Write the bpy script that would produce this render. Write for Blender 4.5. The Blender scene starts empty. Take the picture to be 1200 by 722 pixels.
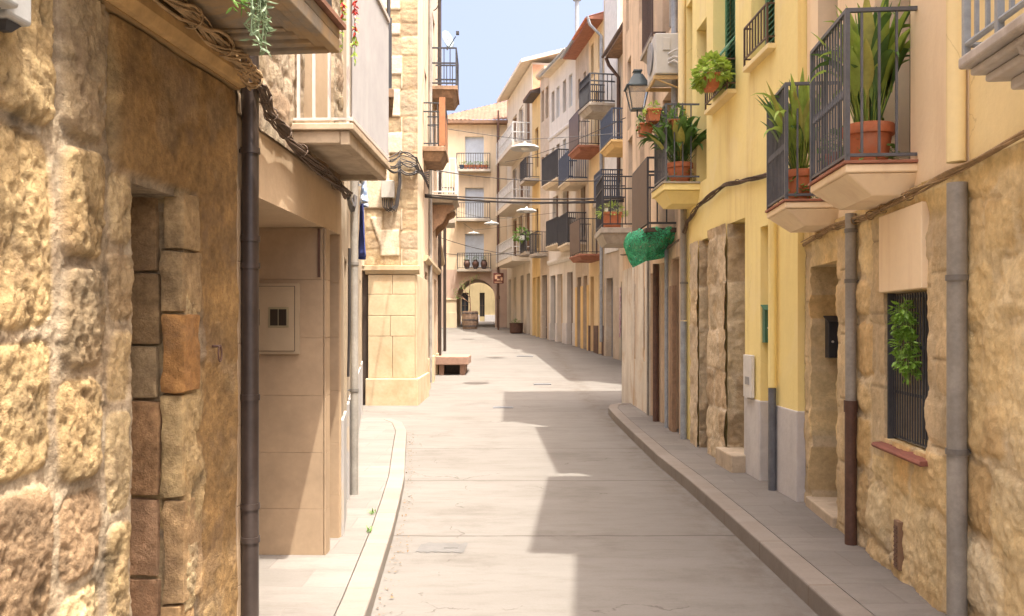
import bpy, math, random
import numpy as np
from mathutils import Vector, Matrix
R = math.radians
rnd = random.Random(7)
SC = bpy.context.scene
COL = SC.collection

# ------------------------------------------------------------------ noise
def _h(i, j, s):
    v = np.sin(i*127.1 + j*311.7 + s*74.7)*43758.5453
    return v - np.floor(v)
def vn(x, y, s=0):
    x = np.asarray(x, float); y = np.asarray(y, float)
    i = np.floor(x); j = np.floor(y); fx = x-i; fy = y-j
    fx = fx*fx*(3-2*fx); fy = fy*fy*(3-2*fy)
    a = _h(i, j, s); b = _h(i+1, j, s); c = _h(i, j+1, s); d = _h(i+1, j+1, s)
    return (a*(1-fx)+b*fx)*(1-fy) + (c*(1-fx)+d*fx)*fy
def fbm(x, y, s=0, o=4):
    r = 0; a = 1; t = 0
    for k in range(o):
        r = r + a*vn(x*2**k, y*2**k, s+k*3.1); t += a; a *= .5
    return r/t

# ------------------------------------------------------------------ materials
def _n(nt, t, **k):
    n = nt.nodes.new(t)
    for a, b in k.items():
        if a.startswith('i_'): n.inputs[a[2:].replace('_', ' ')].default_value = b
        else: setattr(n, a, b)
    return n
def c4(c): return (c[0], c[1], c[2], 1)
def mixc(nt, fac, a, b, blend='MIX'):
    m = nt.nodes.new('ShaderNodeMix'); m.data_type = 'RGBA'; m.blend_type = blend
    for s, v in ((m.inputs[0], fac), (m.inputs[6], a), (m.inputs[7], b)):
        if isinstance(v, bpy.types.NodeSocket): nt.links.new(v, s)
        elif isinstance(v, (int, float)): s.default_value = v
        else: s.default_value = c4(v)
    return m.outputs[2]
def ramp(nt, src, a, b, inv=False):
    m = nt.nodes.new('ShaderNodeMapRange'); m.inputs[1].default_value = a; m.inputs[2].default_value = b
    m.inputs[3].default_value = 1 if inv else 0; m.inputs[4].default_value = 0 if inv else 1
    nt.links.new(src, m.inputs[0]); return m.outputs[0]
def noise(nt, vec, sc, det=5, rough=.6, scl=(1, 1, 1), off=(0, 0, 0), dist=0):
    mp = nt.nodes.new('ShaderNodeMapping'); mp.inputs['Scale'].default_value = scl; mp.inputs['Location'].default_value = off
    nt.links.new(vec, mp.inputs[0])
    n = nt.nodes.new('ShaderNodeTexNoise'); n.inputs['Scale'].default_value = sc; n.inputs['Detail'].default_value = det
    n.inputs['Roughness'].default_value = rough; n.inputs['Distortion'].default_value = dist
    nt.links.new(mp.outputs[0], n.inputs['Vector']); return n.outputs[0]
MATS = {}
def mat(name, base, rough=.85, var=.18, vs=2.5, streak=None, sf=.5, patch=None, pf=.8, pt=(.58, .64), ps=1.2,
        bump=.25, bs=60, bd=.004, metal=0, attr=False, trans=0, mbump=0, grain=0, crack=0, grime=None, gz=(0.1, .7)):
    if name in MATS: return MATS[name]
    m = bpy.data.materials.new(name); m.use_nodes = True; nt = m.node_tree
    b = nt.nodes['Principled BSDF']; b.inputs['Roughness'].default_value = rough; b.inputs['Metallic'].default_value = metal
    geo = nt.nodes.new('ShaderNodeNewGeometry'); P = geo.outputs['Position']
    if attr:
        at = nt.nodes.new('ShaderNodeAttribute'); at.attribute_name = 'Col'; src = at.outputs['Color']
    else: src = c4(base)
    n1 = noise(nt, P, vs, 7, .62)
    fac = ramp(nt, n1, .3, .7)
    lo = mixc(nt, 1.0, src, (1-var,)*3, 'MULTIPLY'); hi = mixc(nt, 1.0, src, (1+var*.6,)*3, 'MULTIPLY')
    c = mixc(nt, fac, lo, hi)
    if bump:
        n2 = noise(nt, P, bs*.35, 4, .6, off=(3, 1, 7))
        c = mixc(nt, ramp(nt, n2, .35, .65), mixc(nt, 1.0, c, (1-var*.5,)*3, 'MULTIPLY'), c)
    if grain:
        ng = noise(nt, P, 22, 8, .75, off=(6, 2, 2)); c = mixc(nt, ramp(nt, ng, .36, .60), mixc(nt, 1.0, c, (1-grain, 1-grain*1.1, 1-grain*1.2), 'MULTIPLY'), c)
        ng = noise(nt, P, 7, 6, .7, off=(1, 2, 9)); c = mixc(nt, ramp(nt, ng, .5, .75), c, mixc(nt, 1.0, c, (1+grain*.6,)*3, 'MULTIPLY'))
    if streak:
        n3 = noise(nt, P, 3.2, 5, .6, scl=(1.6, 1.6, .16), off=(5, 5, 5))
        n4 = noise(nt, P, .7, 3, .5, off=(9, 2, 4))
        mm = nt.nodes.new('ShaderNodeMath'); mm.operation = 'MULTIPLY'
        nt.links.new(ramp(nt, n3, .5, .72), mm.inputs[0]); nt.links.new(ramp(nt, n4, .32, .52), mm.inputs[1])
        m2 = nt.nodes.new('ShaderNodeMath'); m2.operation = 'MULTIPLY'; m2.inputs[1].default_value = sf
        nt.links.new(mm.outputs[0], m2.inputs[0]); c = mixc(nt, m2.outputs[0], c, streak)
    if patch:
        n5 = noise(nt, P, ps, 6, .65, off=(2, 8, 1), dist=.4)
        m3 = nt.nodes.new('ShaderNodeMath'); m3.operation = 'MULTIPLY'; m3.inputs[1].default_value = pf
        nt.links.new(ramp(nt, n5, *pt), m3.inputs[0]); c = mixc(nt, m3.outputs[0], c, patch)
    if grime:   # splash dirt band at the foot of the wall
        sx = nt.nodes.new('ShaderNodeSeparateXYZ'); nt.links.new(P, sx.inputs[0])
        n6 = noise(nt, P, 2.2, 5, .6, off=(4, 4, 1))
        ad = nt.nodes.new('ShaderNodeMath'); ad.operation = 'MULTIPLY_ADD'; ad.inputs[1].default_value = -1.1
        nt.links.new(n6, ad.inputs[0]); nt.links.new(sx.outputs[2], ad.inputs[2])
        c = mixc(nt, ramp(nt, ad.outputs[0], gz[0]-.55, gz[1]-.55, True), c, grime)
    if crack:
        vo = nt.nodes.new('ShaderNodeTexVoronoi'); vo.feature = 'DISTANCE_TO_EDGE'; vo.inputs['Scale'].default_value = .7
        nd = nt.nodes.new('ShaderNodeTexNoise'); nd.inputs['Scale'].default_value = 3.2; nd.inputs['Detail'].default_value = 7
        va = nt.nodes.new('ShaderNodeVectorMath'); va.operation = 'MULTIPLY_ADD'; va.inputs[1].default_value = (.4, .4, .4)
        nt.links.new(P, nd.inputs['Vector']); nt.links.new(nd.outputs['Color'], va.inputs[0]); nt.links.new(P, va.inputs[2]); nt.links.new(va.outputs[0], vo.inputs['Vector'])
        mk = nt.nodes.new('ShaderNodeMath'); mk.operation = 'MULTIPLY'; nt.links.new(ramp(nt, vo.outputs['Distance'], .0008, .0035, True), mk.inputs[0])
        nt.links.new(ramp(nt, noise(nt, P, .9, 3, .5, off=(3, 6, 6)), .52, .6), mk.inputs[1])
        mk2 = nt.nodes.new('ShaderNodeMath'); mk2.operation = 'MULTIPLY'; mk2.inputs[1].default_value = crack; nt.links.new(mk.outputs[0], mk2.inputs[0])
        c = mixc(nt, mk2.outputs[0], c, mixc(nt, 1.0, c, (.45, .4, .35), 'MULTIPLY'))
    nt.links.new(c, b.inputs['Base Color'])
    if bump:
        n7 = noise(nt, P, bs, 6, .7)
        bp = nt.nodes.new('ShaderNodeBump'); bp.inputs['Strength'].default_value = bump; bp.inputs['Distance'].default_value = bd
        nt.links.new(n7, bp.inputs['Height']); last = bp.outputs[0]
        if mbump:
            n8 = noise(nt, P, bs*.16, 5, .6, off=(1, 7, 3))
            bp2 = nt.nodes.new('ShaderNodeBump'); bp2.inputs['Strength'].default_value = mbump; bp2.inputs['Distance'].default_value = .02
            nt.links.new(n8, bp2.inputs['Height']); nt.links.new(last, bp2.inputs['Normal']); last = bp2.outputs[0]
        nt.links.new(last, b.inputs['Normal'])
    if trans:
        tr = nt.nodes.new('ShaderNodeBsdfTranslucent'); nt.links.new(c, tr.inputs[0])
        mx = nt.nodes.new('ShaderNodeMixShader'); mx.inputs[0].default_value = trans
        nt.links.new(b.outputs[0], mx.inputs[1]); nt.links.new(tr.outputs[0], mx.inputs[2])
        nt.links.new(mx.outputs[0], nt.nodes['Material Output'].inputs['Surface'])
    MATS[name] = m; return m
def plaster(name, base, **k):
    d = dict(rough=.92, var=.10, vs=1.6, streak=tuple(x*.55 for x in base), sf=.45, bump=.25, bs=70, bd=.003, mbump=.2, crack=.3)
    d.update(k); return mat(name, base, **d)
def iron(name, base, **k):
    d = dict(rough=.5, var=.25, vs=8, bump=.15, bs=120, bd=.001, metal=.1); d.update(k); return mat(name, base, **d)

def slabs_mat(name, base, joint, jy, jx, jw, stain, off=0, xs=0, tint=.08, streaky=.5, gut=False):
    """concrete / paving cast in bays: joints across every jy metres, along every jx"""
    m = bpy.data.materials.new(name); m.use_nodes = True; nt = m.node_tree; b = nt.nodes['Principled BSDF']
    b.inputs['Roughness'].default_value = .9
    P = nt.nodes.new('ShaderNodeNewGeometry').outputs['Position']
    nz = noise(nt, P, 1.1, 4, .6)
    sp = nt.nodes.new('ShaderNodeSeparateXYZ'); nt.links.new(P, sp.inputs[0])
    def math_(op, a, b_=0, c=None):
        q = nt.nodes.new('ShaderNodeMath'); q.operation = op
        for i, v in enumerate((a, b_, c)):
            if v is None: continue
            if isinstance(v, bpy.types.NodeSocket): nt.links.new(v, q.inputs[i])
            else: q.inputs[i].default_value = v
        return q.outputs[0]
    wob = math_('MULTIPLY', math_('SUBTRACT', nz, .5), .10)
    y = math_('ADD', sp.outputs[1], wob); x = math_('ADD', sp.outputs[0], math_('MULTIPLY', wob, .5))
    yy = math_('DIVIDE', math_('ADD', y, off), jy); row = math_('FLOOR', yy)
    dy = math_('MULTIPLY', math_('SUBTRACT', .5, math_('ABSOLUTE', math_('SUBTRACT', math_('FRACT', yy), .5))), jy)
    xx = math_('ADD', math_('DIVIDE', math_('ADD', x, xs), jx), math_('MULTIPLY', row, .5)); colm = math_('FLOOR', xx)
    dx = math_('MULTIPLY', math_('SUBTRACT', .5, math_('ABSOLUTE', math_('SUBTRACT', math_('FRACT', xx), .5))), jx)
    d = math_('MINIMUM', dx, dy)
    jn = ramp(nt, d, jw*.4, jw, True)
    # joints are only partly open
    n0 = noise(nt, P, 2.0, 5, .7, off=(7, 3, 1))
    jn = math_('MULTIPLY', jn, ramp(nt, n0, .30, .46))
    wn = nt.nodes.new('ShaderNodeTexWhiteNoise'); wn.noise_dimensions = '2D'
    cb = nt.nodes.new('ShaderNodeCombineXYZ'); nt.links.new(row, cb.inputs[0]); nt.links.new(colm, cb.inputs[1]); nt.links.new(cb.outputs[0], wn.inputs['Vector'])
    c = mixc(nt, wn.outputs[0], [v*(1-tint) for v in base], [v*(1+tint) for v in base])
    n1 = noise(nt, P, 1.3, 8, .65, scl=(.5, 1.6, 1)); c = mixc(nt, ramp(nt, n1, .35, .7), c, mixc(nt, 1.0, c, [v for v in stain], 'MULTIPLY'))
    if gut:
        gx = ramp(nt, math_('ABSOLUTE', math_('SUBTRACT', sp.outputs[0], 1.70)), .05, .34, True)
        c = mixc(nt, math_('MULTIPLY', gx, ramp(nt, noise(nt, P, 4, 6, .7, scl=(1, .6, 1), off=(8, 1, 1)), .40, .62)), c, (.13, .11, .09))
        c = mixc(nt, math_('MULTIPLY', ramp(nt, noise(nt, P, .8, 7, .7, off=(2, 2, 8)), .54, .66), .45), c, mixc(nt, 1.0, c, (.66, .63, .60), 'MULTIPLY'))
    n2 = noise(nt, P, 5, 7, .72, scl=(.45, 1.5, 1), off=(4, 4, 4))
    c = mixc(nt, math_('MULTIPLY', ramp(nt, n2, .48, .75), streaky), c, mixc(nt, 1.0, c, (.74, .72, .69), 'MULTIPLY'))
    n3 = noise(nt, P, 55, 4, .7); c = mixc(nt, ramp(nt, n3, .3, .7), mixc(nt, 1.0, c, (.9, .9, .9), 'MULTIPLY'), c)
    # cracks
    vo = nt.nodes.new('ShaderNodeTexVoronoi'); vo.feature = 'DISTANCE_TO_EDGE'; vo.inputs['Scale'].default_value = .33
    n4 = nt.nodes.new('ShaderNodeTexNoise'); n4.inputs['Scale'].default_value = 2.6; n4.inputs['Detail'].default_value = 6
    nt.links.new(P, n4.inputs['Vector'])
    va = nt.nodes.new('ShaderNodeVectorMath'); va.operation = 'MULTIPLY_ADD'; va.inputs[1].default_value = (.55, .55, .0)
    nt.links.new(n4.outputs['Color'], va.inputs[0]); nt.links.new(P, va.inputs[2]); nt.links.new(va.outputs[0], vo.inputs['Vector'])
    cr = math_('MULTIPLY', ramp(nt, vo.outputs['Distance'], .0008, .0028, True), ramp(nt, n0, .5, .56))
    jj = math_('MAXIMUM', jn, math_('MULTIPLY', cr, .8))
    c = mixc(nt, math_('MULTIPLY', jj, .85), c, joint)
    nt.links.new(c, b.inputs['Base Color'])
    bp = nt.nodes.new('ShaderNodeBump'); bp.inputs['Strength'].default_value = .35; bp.inputs['Distance'].default_value = .004
    hh = math_('SUBTRACT', math_('MULTIPLY', noise(nt, P, 40, 6, .7), .8), math_('MULTIPLY', jj, 1.5)); nt.links.new(hh, bp.inputs['Height'])
    nt.links.new(bp.outputs[0], b.inputs['Normal'])
    MATS[name] = m; return m

def glass_mat(name, base=(.03, .04, .05), rough=.06):
    m = bpy.data.materials.new(name); m.use_nodes = True; b = m.node_tree.nodes['Principled BSDF']
    b.inputs['Base Color'].default_value = c4(base); b.inputs['Roughness'].default_value = rough; MATS[name] = m; return m

# ------------------------------------------------------------------ mesh builder
class Fr:
    """facade frame: u along the wall, o outwards, z up.  side=+1: outward normal is to the right of u"""
    def __init__(s, p0, p1, side):
        s.p0 = Vector((p0[0], p0[1], 0)); d = Vector((p1[0]-p0[0], p1[1]-p0[1], 0)); s.L = d.length; s.u = d/s.L
        s.n = Vector((s.u.y, -s.u.x, 0))*side
    def W(s, u, o, z): return s.p0 + s.u*u + s.n*o + Vector((0, 0, z))
    def uy(s, Y): return (Y - s.p0.y)/s.u.y
WORLD = Fr((0, 0), (0, 1), 1)
WORLD.W = lambda x, y, z: Vector((x, y, z))
ORG = {}
def org(o): return ORG.get(o.name, Vector((0, 0, 0))) if o else Vector((0, 0, 0))
class MB:
    def __init__(s, fr=WORLD): s.v = []; s.f = []; s.fr = fr; s.col = None
    def pt(s, u, o, z): s.v.append(s.fr.W(u, o, z)); return len(s.v)-1
    def add(s, vs, fs):
        k = len(s.v); s.v += [Vector(v) for v in vs]; s.f += [tuple(i+k for i in f) for f in fs]
    def quad(s, *p):
        k = len(s.v)
        for q in p: s.v.append(s.fr.W(*q))
        s.f.append(tuple(range(k, k+len(p))))
    def box(s, u0, u1, o0, o1, z0, z1):
        p = [s.fr.W(u, o, z) for z in (z0, z1) for o in (o0, o1) for u in (u0, u1)]
        s.add(p, [(0, 2, 3, 1), (4, 5, 7, 6), (0, 1, 5, 4), (2, 6, 7, 3), (0, 4, 6, 2), (1, 3, 7, 5)])
    def taper(s, u0, u1, o0, o1, z0, z1, du=0, do0=0, do1=0):
        """box whose bottom is inset by du in u and do1 in o"""
        b = [(u0+du, o0+do0), (u1-du, o0+do0), (u1-du, o1-do1), (u0+du, o1-do1)]; t = [(u0, o0), (u1, o0), (u1, o1), (u0, o1)]
        p = [s.fr.W(a, c, z0) for a, c in b] + [s.fr.W(a, c, z1) for a, c in t]
        s.add(p, [(3, 2, 1, 0), (4, 5, 6, 7)] + [(i, (i+1) % 4, 4+(i+1) % 4, 4+i) for i in range(4)])
    def prism(s, poly, z0, z1):
        """poly in (u,o)"""
        n = len(poly); p = [s.fr.W(a, c, z0) for a, c in poly] + [s.fr.W(a, c, z1) for a, c in poly]
        s.add(p, [tuple(range(n-1, -1, -1)), tuple(range(n, 2*n))] + [(i, (i+1) % n, n+(i+1) % n, n+i) for i in range(n)])
    def prof(s, poly, u0, u1):
        """poly in (o,z) swept along u"""
        n = len(poly); p = [s.fr.W(u0, a, c) for a, c in poly] + [s.fr.W(u1, a, c) for a, c in poly]
        s.add(p, [tuple(range(n-1, -1, -1)), tuple(range(n, 2*n))] + [(i, (i+1) % n, n+(i+1) % n, n+i) for i in range(n)])
    def tube(s, pts, r, k=8, local=True, cap=True):
        P = [s.fr.W(*p) if local else Vector(p) for p in pts]; n = len(P); base = len(s.v)
        rr = r if isinstance(r, (list, tuple)) else [r]*n
        up = Vector((0, 0, 1)); prev = None
        for i in range(n):
            t = (P[min(i+1, n-1)] - P[max(i-1, 0)]); t = t.normalized() if t.length > 1e-9 else Vector((0, 0, 1))
            if prev is None:
                a = t.cross(up); a = a.normalized() if a.length > .05 else t.cross(Vector((1, 0, 0))).normalized()
            else:
                a = prev - t*prev.dot(t); a = a.normalized() if a.length > 1e-6 else t.orthogonal().normalized()
            prev = a; b = t.cross(a)
            for j in range(k):
                an = 2*math.pi*j/k; s.v.append(P[i] + (a*math.cos(an) + b*math.sin(an))*rr[i])
        for i in range(n-1):
            for j in range(k):
                s.f.append((base+i*k+j, base+i*k+(j+1) % k, base+(i+1)*k+(j+1) % k, base+(i+1)*k+j))
        if cap:
            s.f.append(tuple(base+j for j in range(k-1, -1, -1))); s.f.append(tuple(base+(n-1)*k+j for j in range(k)))
    def lathe(s, c, prof, k=24, close=True):
        """c world centre, prof [(r,z)...]"""
        base = len(s.v); n = len(prof)
        for r, z in prof:
            for j in range(k):
                an = 2*math.pi*j/k; s.v.append(Vector((c[0]+r*math.cos(an), c[1]+r*math.sin(an), c[2]+z)))
        for i in range(n-1):
            for j in range(k):
                s.f.append((base+i*k+j, base+i*k+(j+1) % k, base+(i+1)*k+(j+1) % k, base+(i+1)*k+j))
        if close:
            s.f.append(tuple(base+j for j in range(k-1, -1, -1))); s.f.append(tuple(base+(n-1)*k+j for j in range(k)))
    def sphere(s, c, r, k=12, sx=1, sy=1, sz=1):
        pr = [(max(1e-4, math.sin(math.pi*i/k)), -math.cos(math.pi*i/k)) for i in range(k+1)]
        base = len(s.v); kk = k*2
        for a, z in pr:
            for j in range(kk):
                an = 2*math.pi*j/kk; s.v.append(Vector((c[0]+r*sx*a*math.cos(an), c[1]+r*sy*a*math.sin(an), c[2]+r*sz*z)))
        for i in range(k):
            for j in range(kk):
                s.f.append((base+i*kk+j, base+i*kk+(j+1) % kk, base+(i+1)*kk+(j+1) % kk, base+(i+1)*kk+j))
    def build(s, name, m, parent=None, smooth=False, bevel=0, col=None, seg=2, fix=True):
        O = org(parent); me = bpy.data.meshes.new(name)
        me.from_pydata([v-O for v in s.v], [], s.f); me.update()
        if col is not None:
            at = me.color_attributes.new('Col', 'FLOAT_COLOR', 'POINT'); at.data.foreach_set('color', np.asarray(col, np.float32).ravel())
        if fix and len(s.f) < 60000:
            import bmesh
            bm = bmesh.new(); bm.from_mesh(me); bmesh.ops.recalc_face_normals(bm, faces=bm.faces); bm.to_mesh(me); bm.free()
        if smooth:
            me.polygons.foreach_set('use_smooth', [True]*len(me.polygons))
            if smooth != 'all':
                try: me.set_sharp_from_angle(angle=R(40))
                except Exception: pass
        me.materials.append(m if not isinstance(m, str) else MATS[m])
        o = bpy.data.objects.new(name, me); COL.objects.link(o)
        if parent: o.parent = parent; ORG[o.name] = O
        if bevel:
            b = o.modifiers.new('bevel', 'BEVEL'); b.width = bevel; b.segments = seg; b.limit_method = 'ANGLE'; b.angle_limit = R(40)
        return o
def thing(name, label, cat, loc, group=None):
    o = bpy.data.objects.new(name, None); COL.objects.link(o); o.location = loc; o.empty_display_size = .2
    ORG[o.name] = Vector(loc); o['label'] = label; o['category'] = cat
    if group: o['group'] = group
    return o
def tag(o, label, cat, group=None, kind=None):
    o['label'] = label; o['category'] = cat
    if group: o['group'] = group
    if kind: o['kind'] = kind
    return o
def struct(o): o['kind'] = 'structure'; return o

# ------------------------------------------------------------------ stone
def layout(seed, u0, u1, z0, z1, ch=(.25, .4), cw=(.3, .55), stagger=True):
    r = random.Random(seed); L = []; z = z0 - r.random()*.1
    while z < z1:
        h = r.uniform(*ch); u = u0 - r.random()*.4
        while u < u1:
            w = r.uniform(*cw); L.append((u, u+w, z, z+h)); u += w
        z += h
    return L
def stone_arrays(U, Z, blocks, joint, round_, warp, seed, tints, mortar, off_amp=.02):
    wu = U + (fbm(U*3.1, Z*3.1, seed)-.5)*warp*2; wz = Z + (fbm(U*3.1+9, Z*3.1+4, seed+5)-.5)*warp*2
    wu = wu + (fbm(U*14, Z*14, seed+8)-.5)*warp*.5; wz = wz + (fbm(U*14, Z*14, seed+9)-.5)*warp*.5
    D = np.zeros_like(U); T = np.tile(np.array(mortar, float), U.shape+(1,)); OFF = np.zeros_like(U)
    r = random.Random(seed)
    for (a, b, c, d) in blocks:
        t = r.choice(tints); k = r.uniform(.82, 1.14); off = r.uniform(-off_amp, off_amp)
        tx = r.uniform(-1, 1)*off_amp*.7; tz = r.uniform(-1, 1)*off_amp*.7
        m = (wu >= a) & (wu < b) & (wz >= c) & (wz < d)
        if not m.any(): continue
        x = wu[m]; z = wz[m]
        dx = np.minimum(x-a, b-x); dz = np.minimum(z-c, d-z)
        rr = min(.09, (b-a)*.3, (d-c)*.3)
        q = np.minimum(dx, dz); cor = np.where((dx < rr) & (dz < rr), rr-np.sqrt((rr-dx)**2+(rr-dz)**2), q)
        D[m] = np.maximum(cor, 0); T[m] = np.array(t)*k
        OFF[m] = off + tx*((x-a)/(b-a)-.5)*2 + tz*((z-c)/(d-c)-.5)*2
    f = np.clip((D-joint*.5)/(joint*.5), 0, 1); body = 1-np.exp(-np.maximum(D-joint*.5, 0)/round_)
    colr = T*f[..., None] + np.array(mortar)*(1-f[..., None])
    return f, body, OFF, colr
def sheet(fr, u0, u1, z0, z1, res, holes, fn, name, m, parent, depth=.25, o_base=0, reveal=True):
    """displaced wall sheet with rectangular holes and reveals.  fn(U,Z)->(offset,colour)"""
    us = list(np.arange(u0, u1, res)) + [u1]; zs = list(np.arange(z0, z1, res)) + [z1]
    for h in holes:
        us += [h[0], h[1]]; zs += [h[2], h[3]]
    def clean(a, keep):
        a = sorted(set(round(float(x), 5) for x in a)); keep = set(round(float(k), 5) for k in keep); out = []
        for x in a:
            if out and x-out[-1] < res*.45:
                if x in keep:
                    if out[-1] in keep: out.append(x)
                    else: out[-1] = x
                continue
            out.append(x)
        return np.array(out)
    us = clean(us, [u0, u1]+[q for h in holes for q in h[:2]]); zs = clean(zs, [z0, z1]+[q for h in holes for q in h[2:4]])
    U, Z = np.meshgrid(us, zs, indexing='ij'); off, col = fn(U, Z)
    nu, nz = U.shape
    P = (np.array(fr.p0)[None, None] + U[..., None]*np.array(fr.u) + (off+o_base)[..., None]*np.array(fr.n) + Z[..., None]*np.array((0, 0, 1)))
    uc = (us[:-1]+us[1:])/2; zc = (zs[:-1]+zs[1:])/2; keep = np.ones((nu-1, nz-1), bool)
    for h in holes: keep &= ~(((uc > h[0]) & (uc < h[1]))[:, None] & ((zc > h[2]) & (zc < h[3]))[None, :])
    I = np.arange(nu*nz).reshape(nu, nz)
    F = np.stack([I[:-1, :-1], I[1:, :-1], I[1:, 1:], I[:-1, 1:]], -1)[keep]
    V = [P.reshape(-1, 3)]; C = [np.concatenate([col, np.ones((nu, nz, 1))], -1).reshape(-1, 4)]; Fs = [F]; base = nu*nz
    n = np.array(fr.n)
    if reveal:
        for h in holes:
            iu = [i for i, x in enumerate(us) if h[0]-1e-4 <= x <= h[1]+1e-4]; iz = [i for i, x in enumerate(zs) if h[2]-1e-4 <= x <= h[3]+1e-4]
            K = max(2, int(depth/ res/1.5)); 
            for edge in ([(iu[0], j) for j in iz], [(iu[-1], j) for j in iz], [(i, iz[0]) for i in iu], [(i, iz[-1]) for i in iu]):
                e = np.array(edge); p0 = P[e[:, 0], e[:, 1]]; cc = col[e[:, 0], e[:, 1]]; o0 = off[e[:, 0], e[:, 1]]+o_base
                rows = []; cols = []
                for k in range(K+1):
                    t = k/K; dd = (o0+depth)*t
                    w = (fbm(e[:, 0]*.21+k*.3, e[:, 1]*.21+k*.2, 3)-.5)*.02*min(1, t*4)*(1-t)
                    ax = np.array(fr.u) if edge[0][0] == edge[-1][0] else np.array((0, 0, 1))
                    rows.append(p0 - n*dd[:, None] + ax*w[:, None]); cols.append(np.concatenate([cc*(.93+.14*vn(e[:, 0]*.1, e[:, 1]*.1+k*.3, 2))[:, None], np.ones((len(cc), 1))], -1))
                A = np.stack(rows); q = len(e); J = base+np.arange((K+1)*q).reshape(K+1, q)
                V.append(A.reshape(-1, 3)); C.append(np.stack(cols).reshape(-1, 4))
                Fs.append(np.stack([J[:-1, :-1], J[1:, :-1], J[1:, 1:], J[:-1, 1:]], -1).reshape(-1, 4)); base += (K+1)*q
    V = np.concatenate(V) - np.array(org(parent)); C = np.concatenate(C); Fc = np.concatenate([f.reshape(-1, 4) for f in Fs])
    me = bpy.data.meshes.new(name); me.vertices.add(len(V)); me.vertices.foreach_set('co', V.ravel())
    me.loops.add(Fc.size); me.loops.foreach_set('vertex_index', Fc.ravel().astype(np.int32))
    me.polygons.add(len(Fc)); me.polygons.foreach_set('loop_start', np.arange(0, Fc.size, 4, dtype=np.int32))
    me.update(calc_edges=True)
    me.polygons.foreach_set('use_smooth', [True]*len(Fc))
    at = me.color_attributes.new('Col', 'FLOAT_COLOR', 'POINT'); at.data.foreach_set('color', C.astype(np.float32).ravel())
    me.materials.append(MATS[m] if isinstance(m, str) else m)
    o = bpy.data.objects.new(name, me); COL.objects.link(o)
    if parent: o.parent = parent
    return o
def rock(mb, cols, u0, u1, o0, o1, z0, z1, tint, seed=0, rd=.02, amp=.008, res=.02):
    """rounded rough block appended to mb with vertex colours in cols"""
    sx, sy, sz = (u1-u0)/2, (o1-o0)/2, (z1-z0)/2; cx, cy, cz = (u0+u1)/2, (o0+o1)/2, (z0+z1)/2
    rd = min(rd, sx*.8, sy*.8, sz*.8)
    def face(ax, sg):
        other = [i for i in range(3) if i != ax]; S = (sx, sy, sz)
        a = np.linspace(-S[other[0]], S[other[0]], max(3, int(2*S[other[0]]/res)+2)); b = np.linspace(-S[other[1]], S[other[1]], max(3, int(2*S[other[1]]/res)+2))
        A, B = np.meshgrid(a, b, indexing='ij'); P = np.zeros(A.shape+(3,)); P[..., other[0]] = A; P[..., other[1]] = B; P[..., ax] = sg*S[ax]
        inner = np.clip(P, -(np.array(S)-rd), np.array(S)-rd); d = P-inner; l = np.linalg.norm(d, axis=-1, keepdims=True); d = d/np.maximum(l, 1e-6)
        P = inner + d*rd
        s = (P[..., 0]+cx)*11+(P[..., 2]+cz)*3.3; t = (P[..., 2]+cz)*11+(P[..., 1]+cy)*9
        P = P + d*((fbm(s, t, seed, 4)-.5)*2*amp)[..., None]
        k = len(mb.v); nu, nz = A.shape
        for q in P.reshape(-1, 3): mb.v.append(mb.fr.W(q[0]+cx, q[1]+cy, q[2]+cz))
        g = .9+.2*fbm(s*.6, t*.6, seed+3)
        for gg in g.ravel(): cols.append((tint[0]*gg, tint[1]*gg, tint[2]*gg, 1))
        I = k+np.arange(nu*nz).reshape(nu, nz)
        F = np.stack([I[:-1, :-1], I[1:, :-1], I[1:, 1:], I[:-1, 1:]], -1).reshape(-1, 4)
        mb.f += [tuple(int(x) for x in f) for f in F]
    for ax in range(3):
        for sg in (-1, 1): face(ax, sg)
# ------------------------------------------------------------------ camera, light
EYE = 1.65
cam = bpy.data.cameras.new('camera'); co = bpy.data.objects.new('camera', cam); COL.objects.link(co); SC.camera = co
cam.sensor_width = 36; cam.lens = 30; cam.shift_y = 19/1200; cam.clip_end = 2000; cam.clip_start = .05
co.location = (0, 0, EYE); co.rotation_euler = (R(90), 0, 0)
SUN = Vector((-.216, .26, -1)).normalized()
sl = bpy.data.lights.new('sun', 'SUN'); sl.energy = 2.0; sl.angle = R(.53); sl.color = (1, .94, .84)
so = bpy.data.objects.new('sun', sl); COL.objects.link(so); so.rotation_euler = SUN.to_track_quat('-Z', 'Y').to_euler(); so.location = (5, -5, 30)
w = bpy.data.worlds.new('World'); SC.world = w; w.use_nodes = True; nt = w.node_tree
sk = nt.nodes.new('ShaderNodeTexSky'); sk.sky_type = 'NISHITA'; sk.sun_disc = False; sk.sun_elevation = R(71.3); sk.sun_rotation = R(140)
sk.air_density = .5; sk.dust_density = 10.0; sk.ozone_density = .6
bg = nt.nodes['Background']; bg.inputs[1].default_value = .15; nt.links.new(sk.outputs[0], bg.inputs[0])
SC.view_settings.view_transform = 'Standard'; SC.view_settings.look = 'None'; SC.view_settings.exposure = 2.12; SC.view_settings.gamma = 1
SC.cycles.use_denoising = True; SC.cycles.max_bounces = 8; SC.cycles.diffuse_bounces = 5; SC.cycles.glossy_bounces = 3
SC.cycles.caustics_reflective = False; SC.cycles.caustics_refractive = False; SC.cycles.sample_clamp_indirect = 8
SC.render.resolution_x = 1024; SC.render.resolution_y = 616

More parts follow.
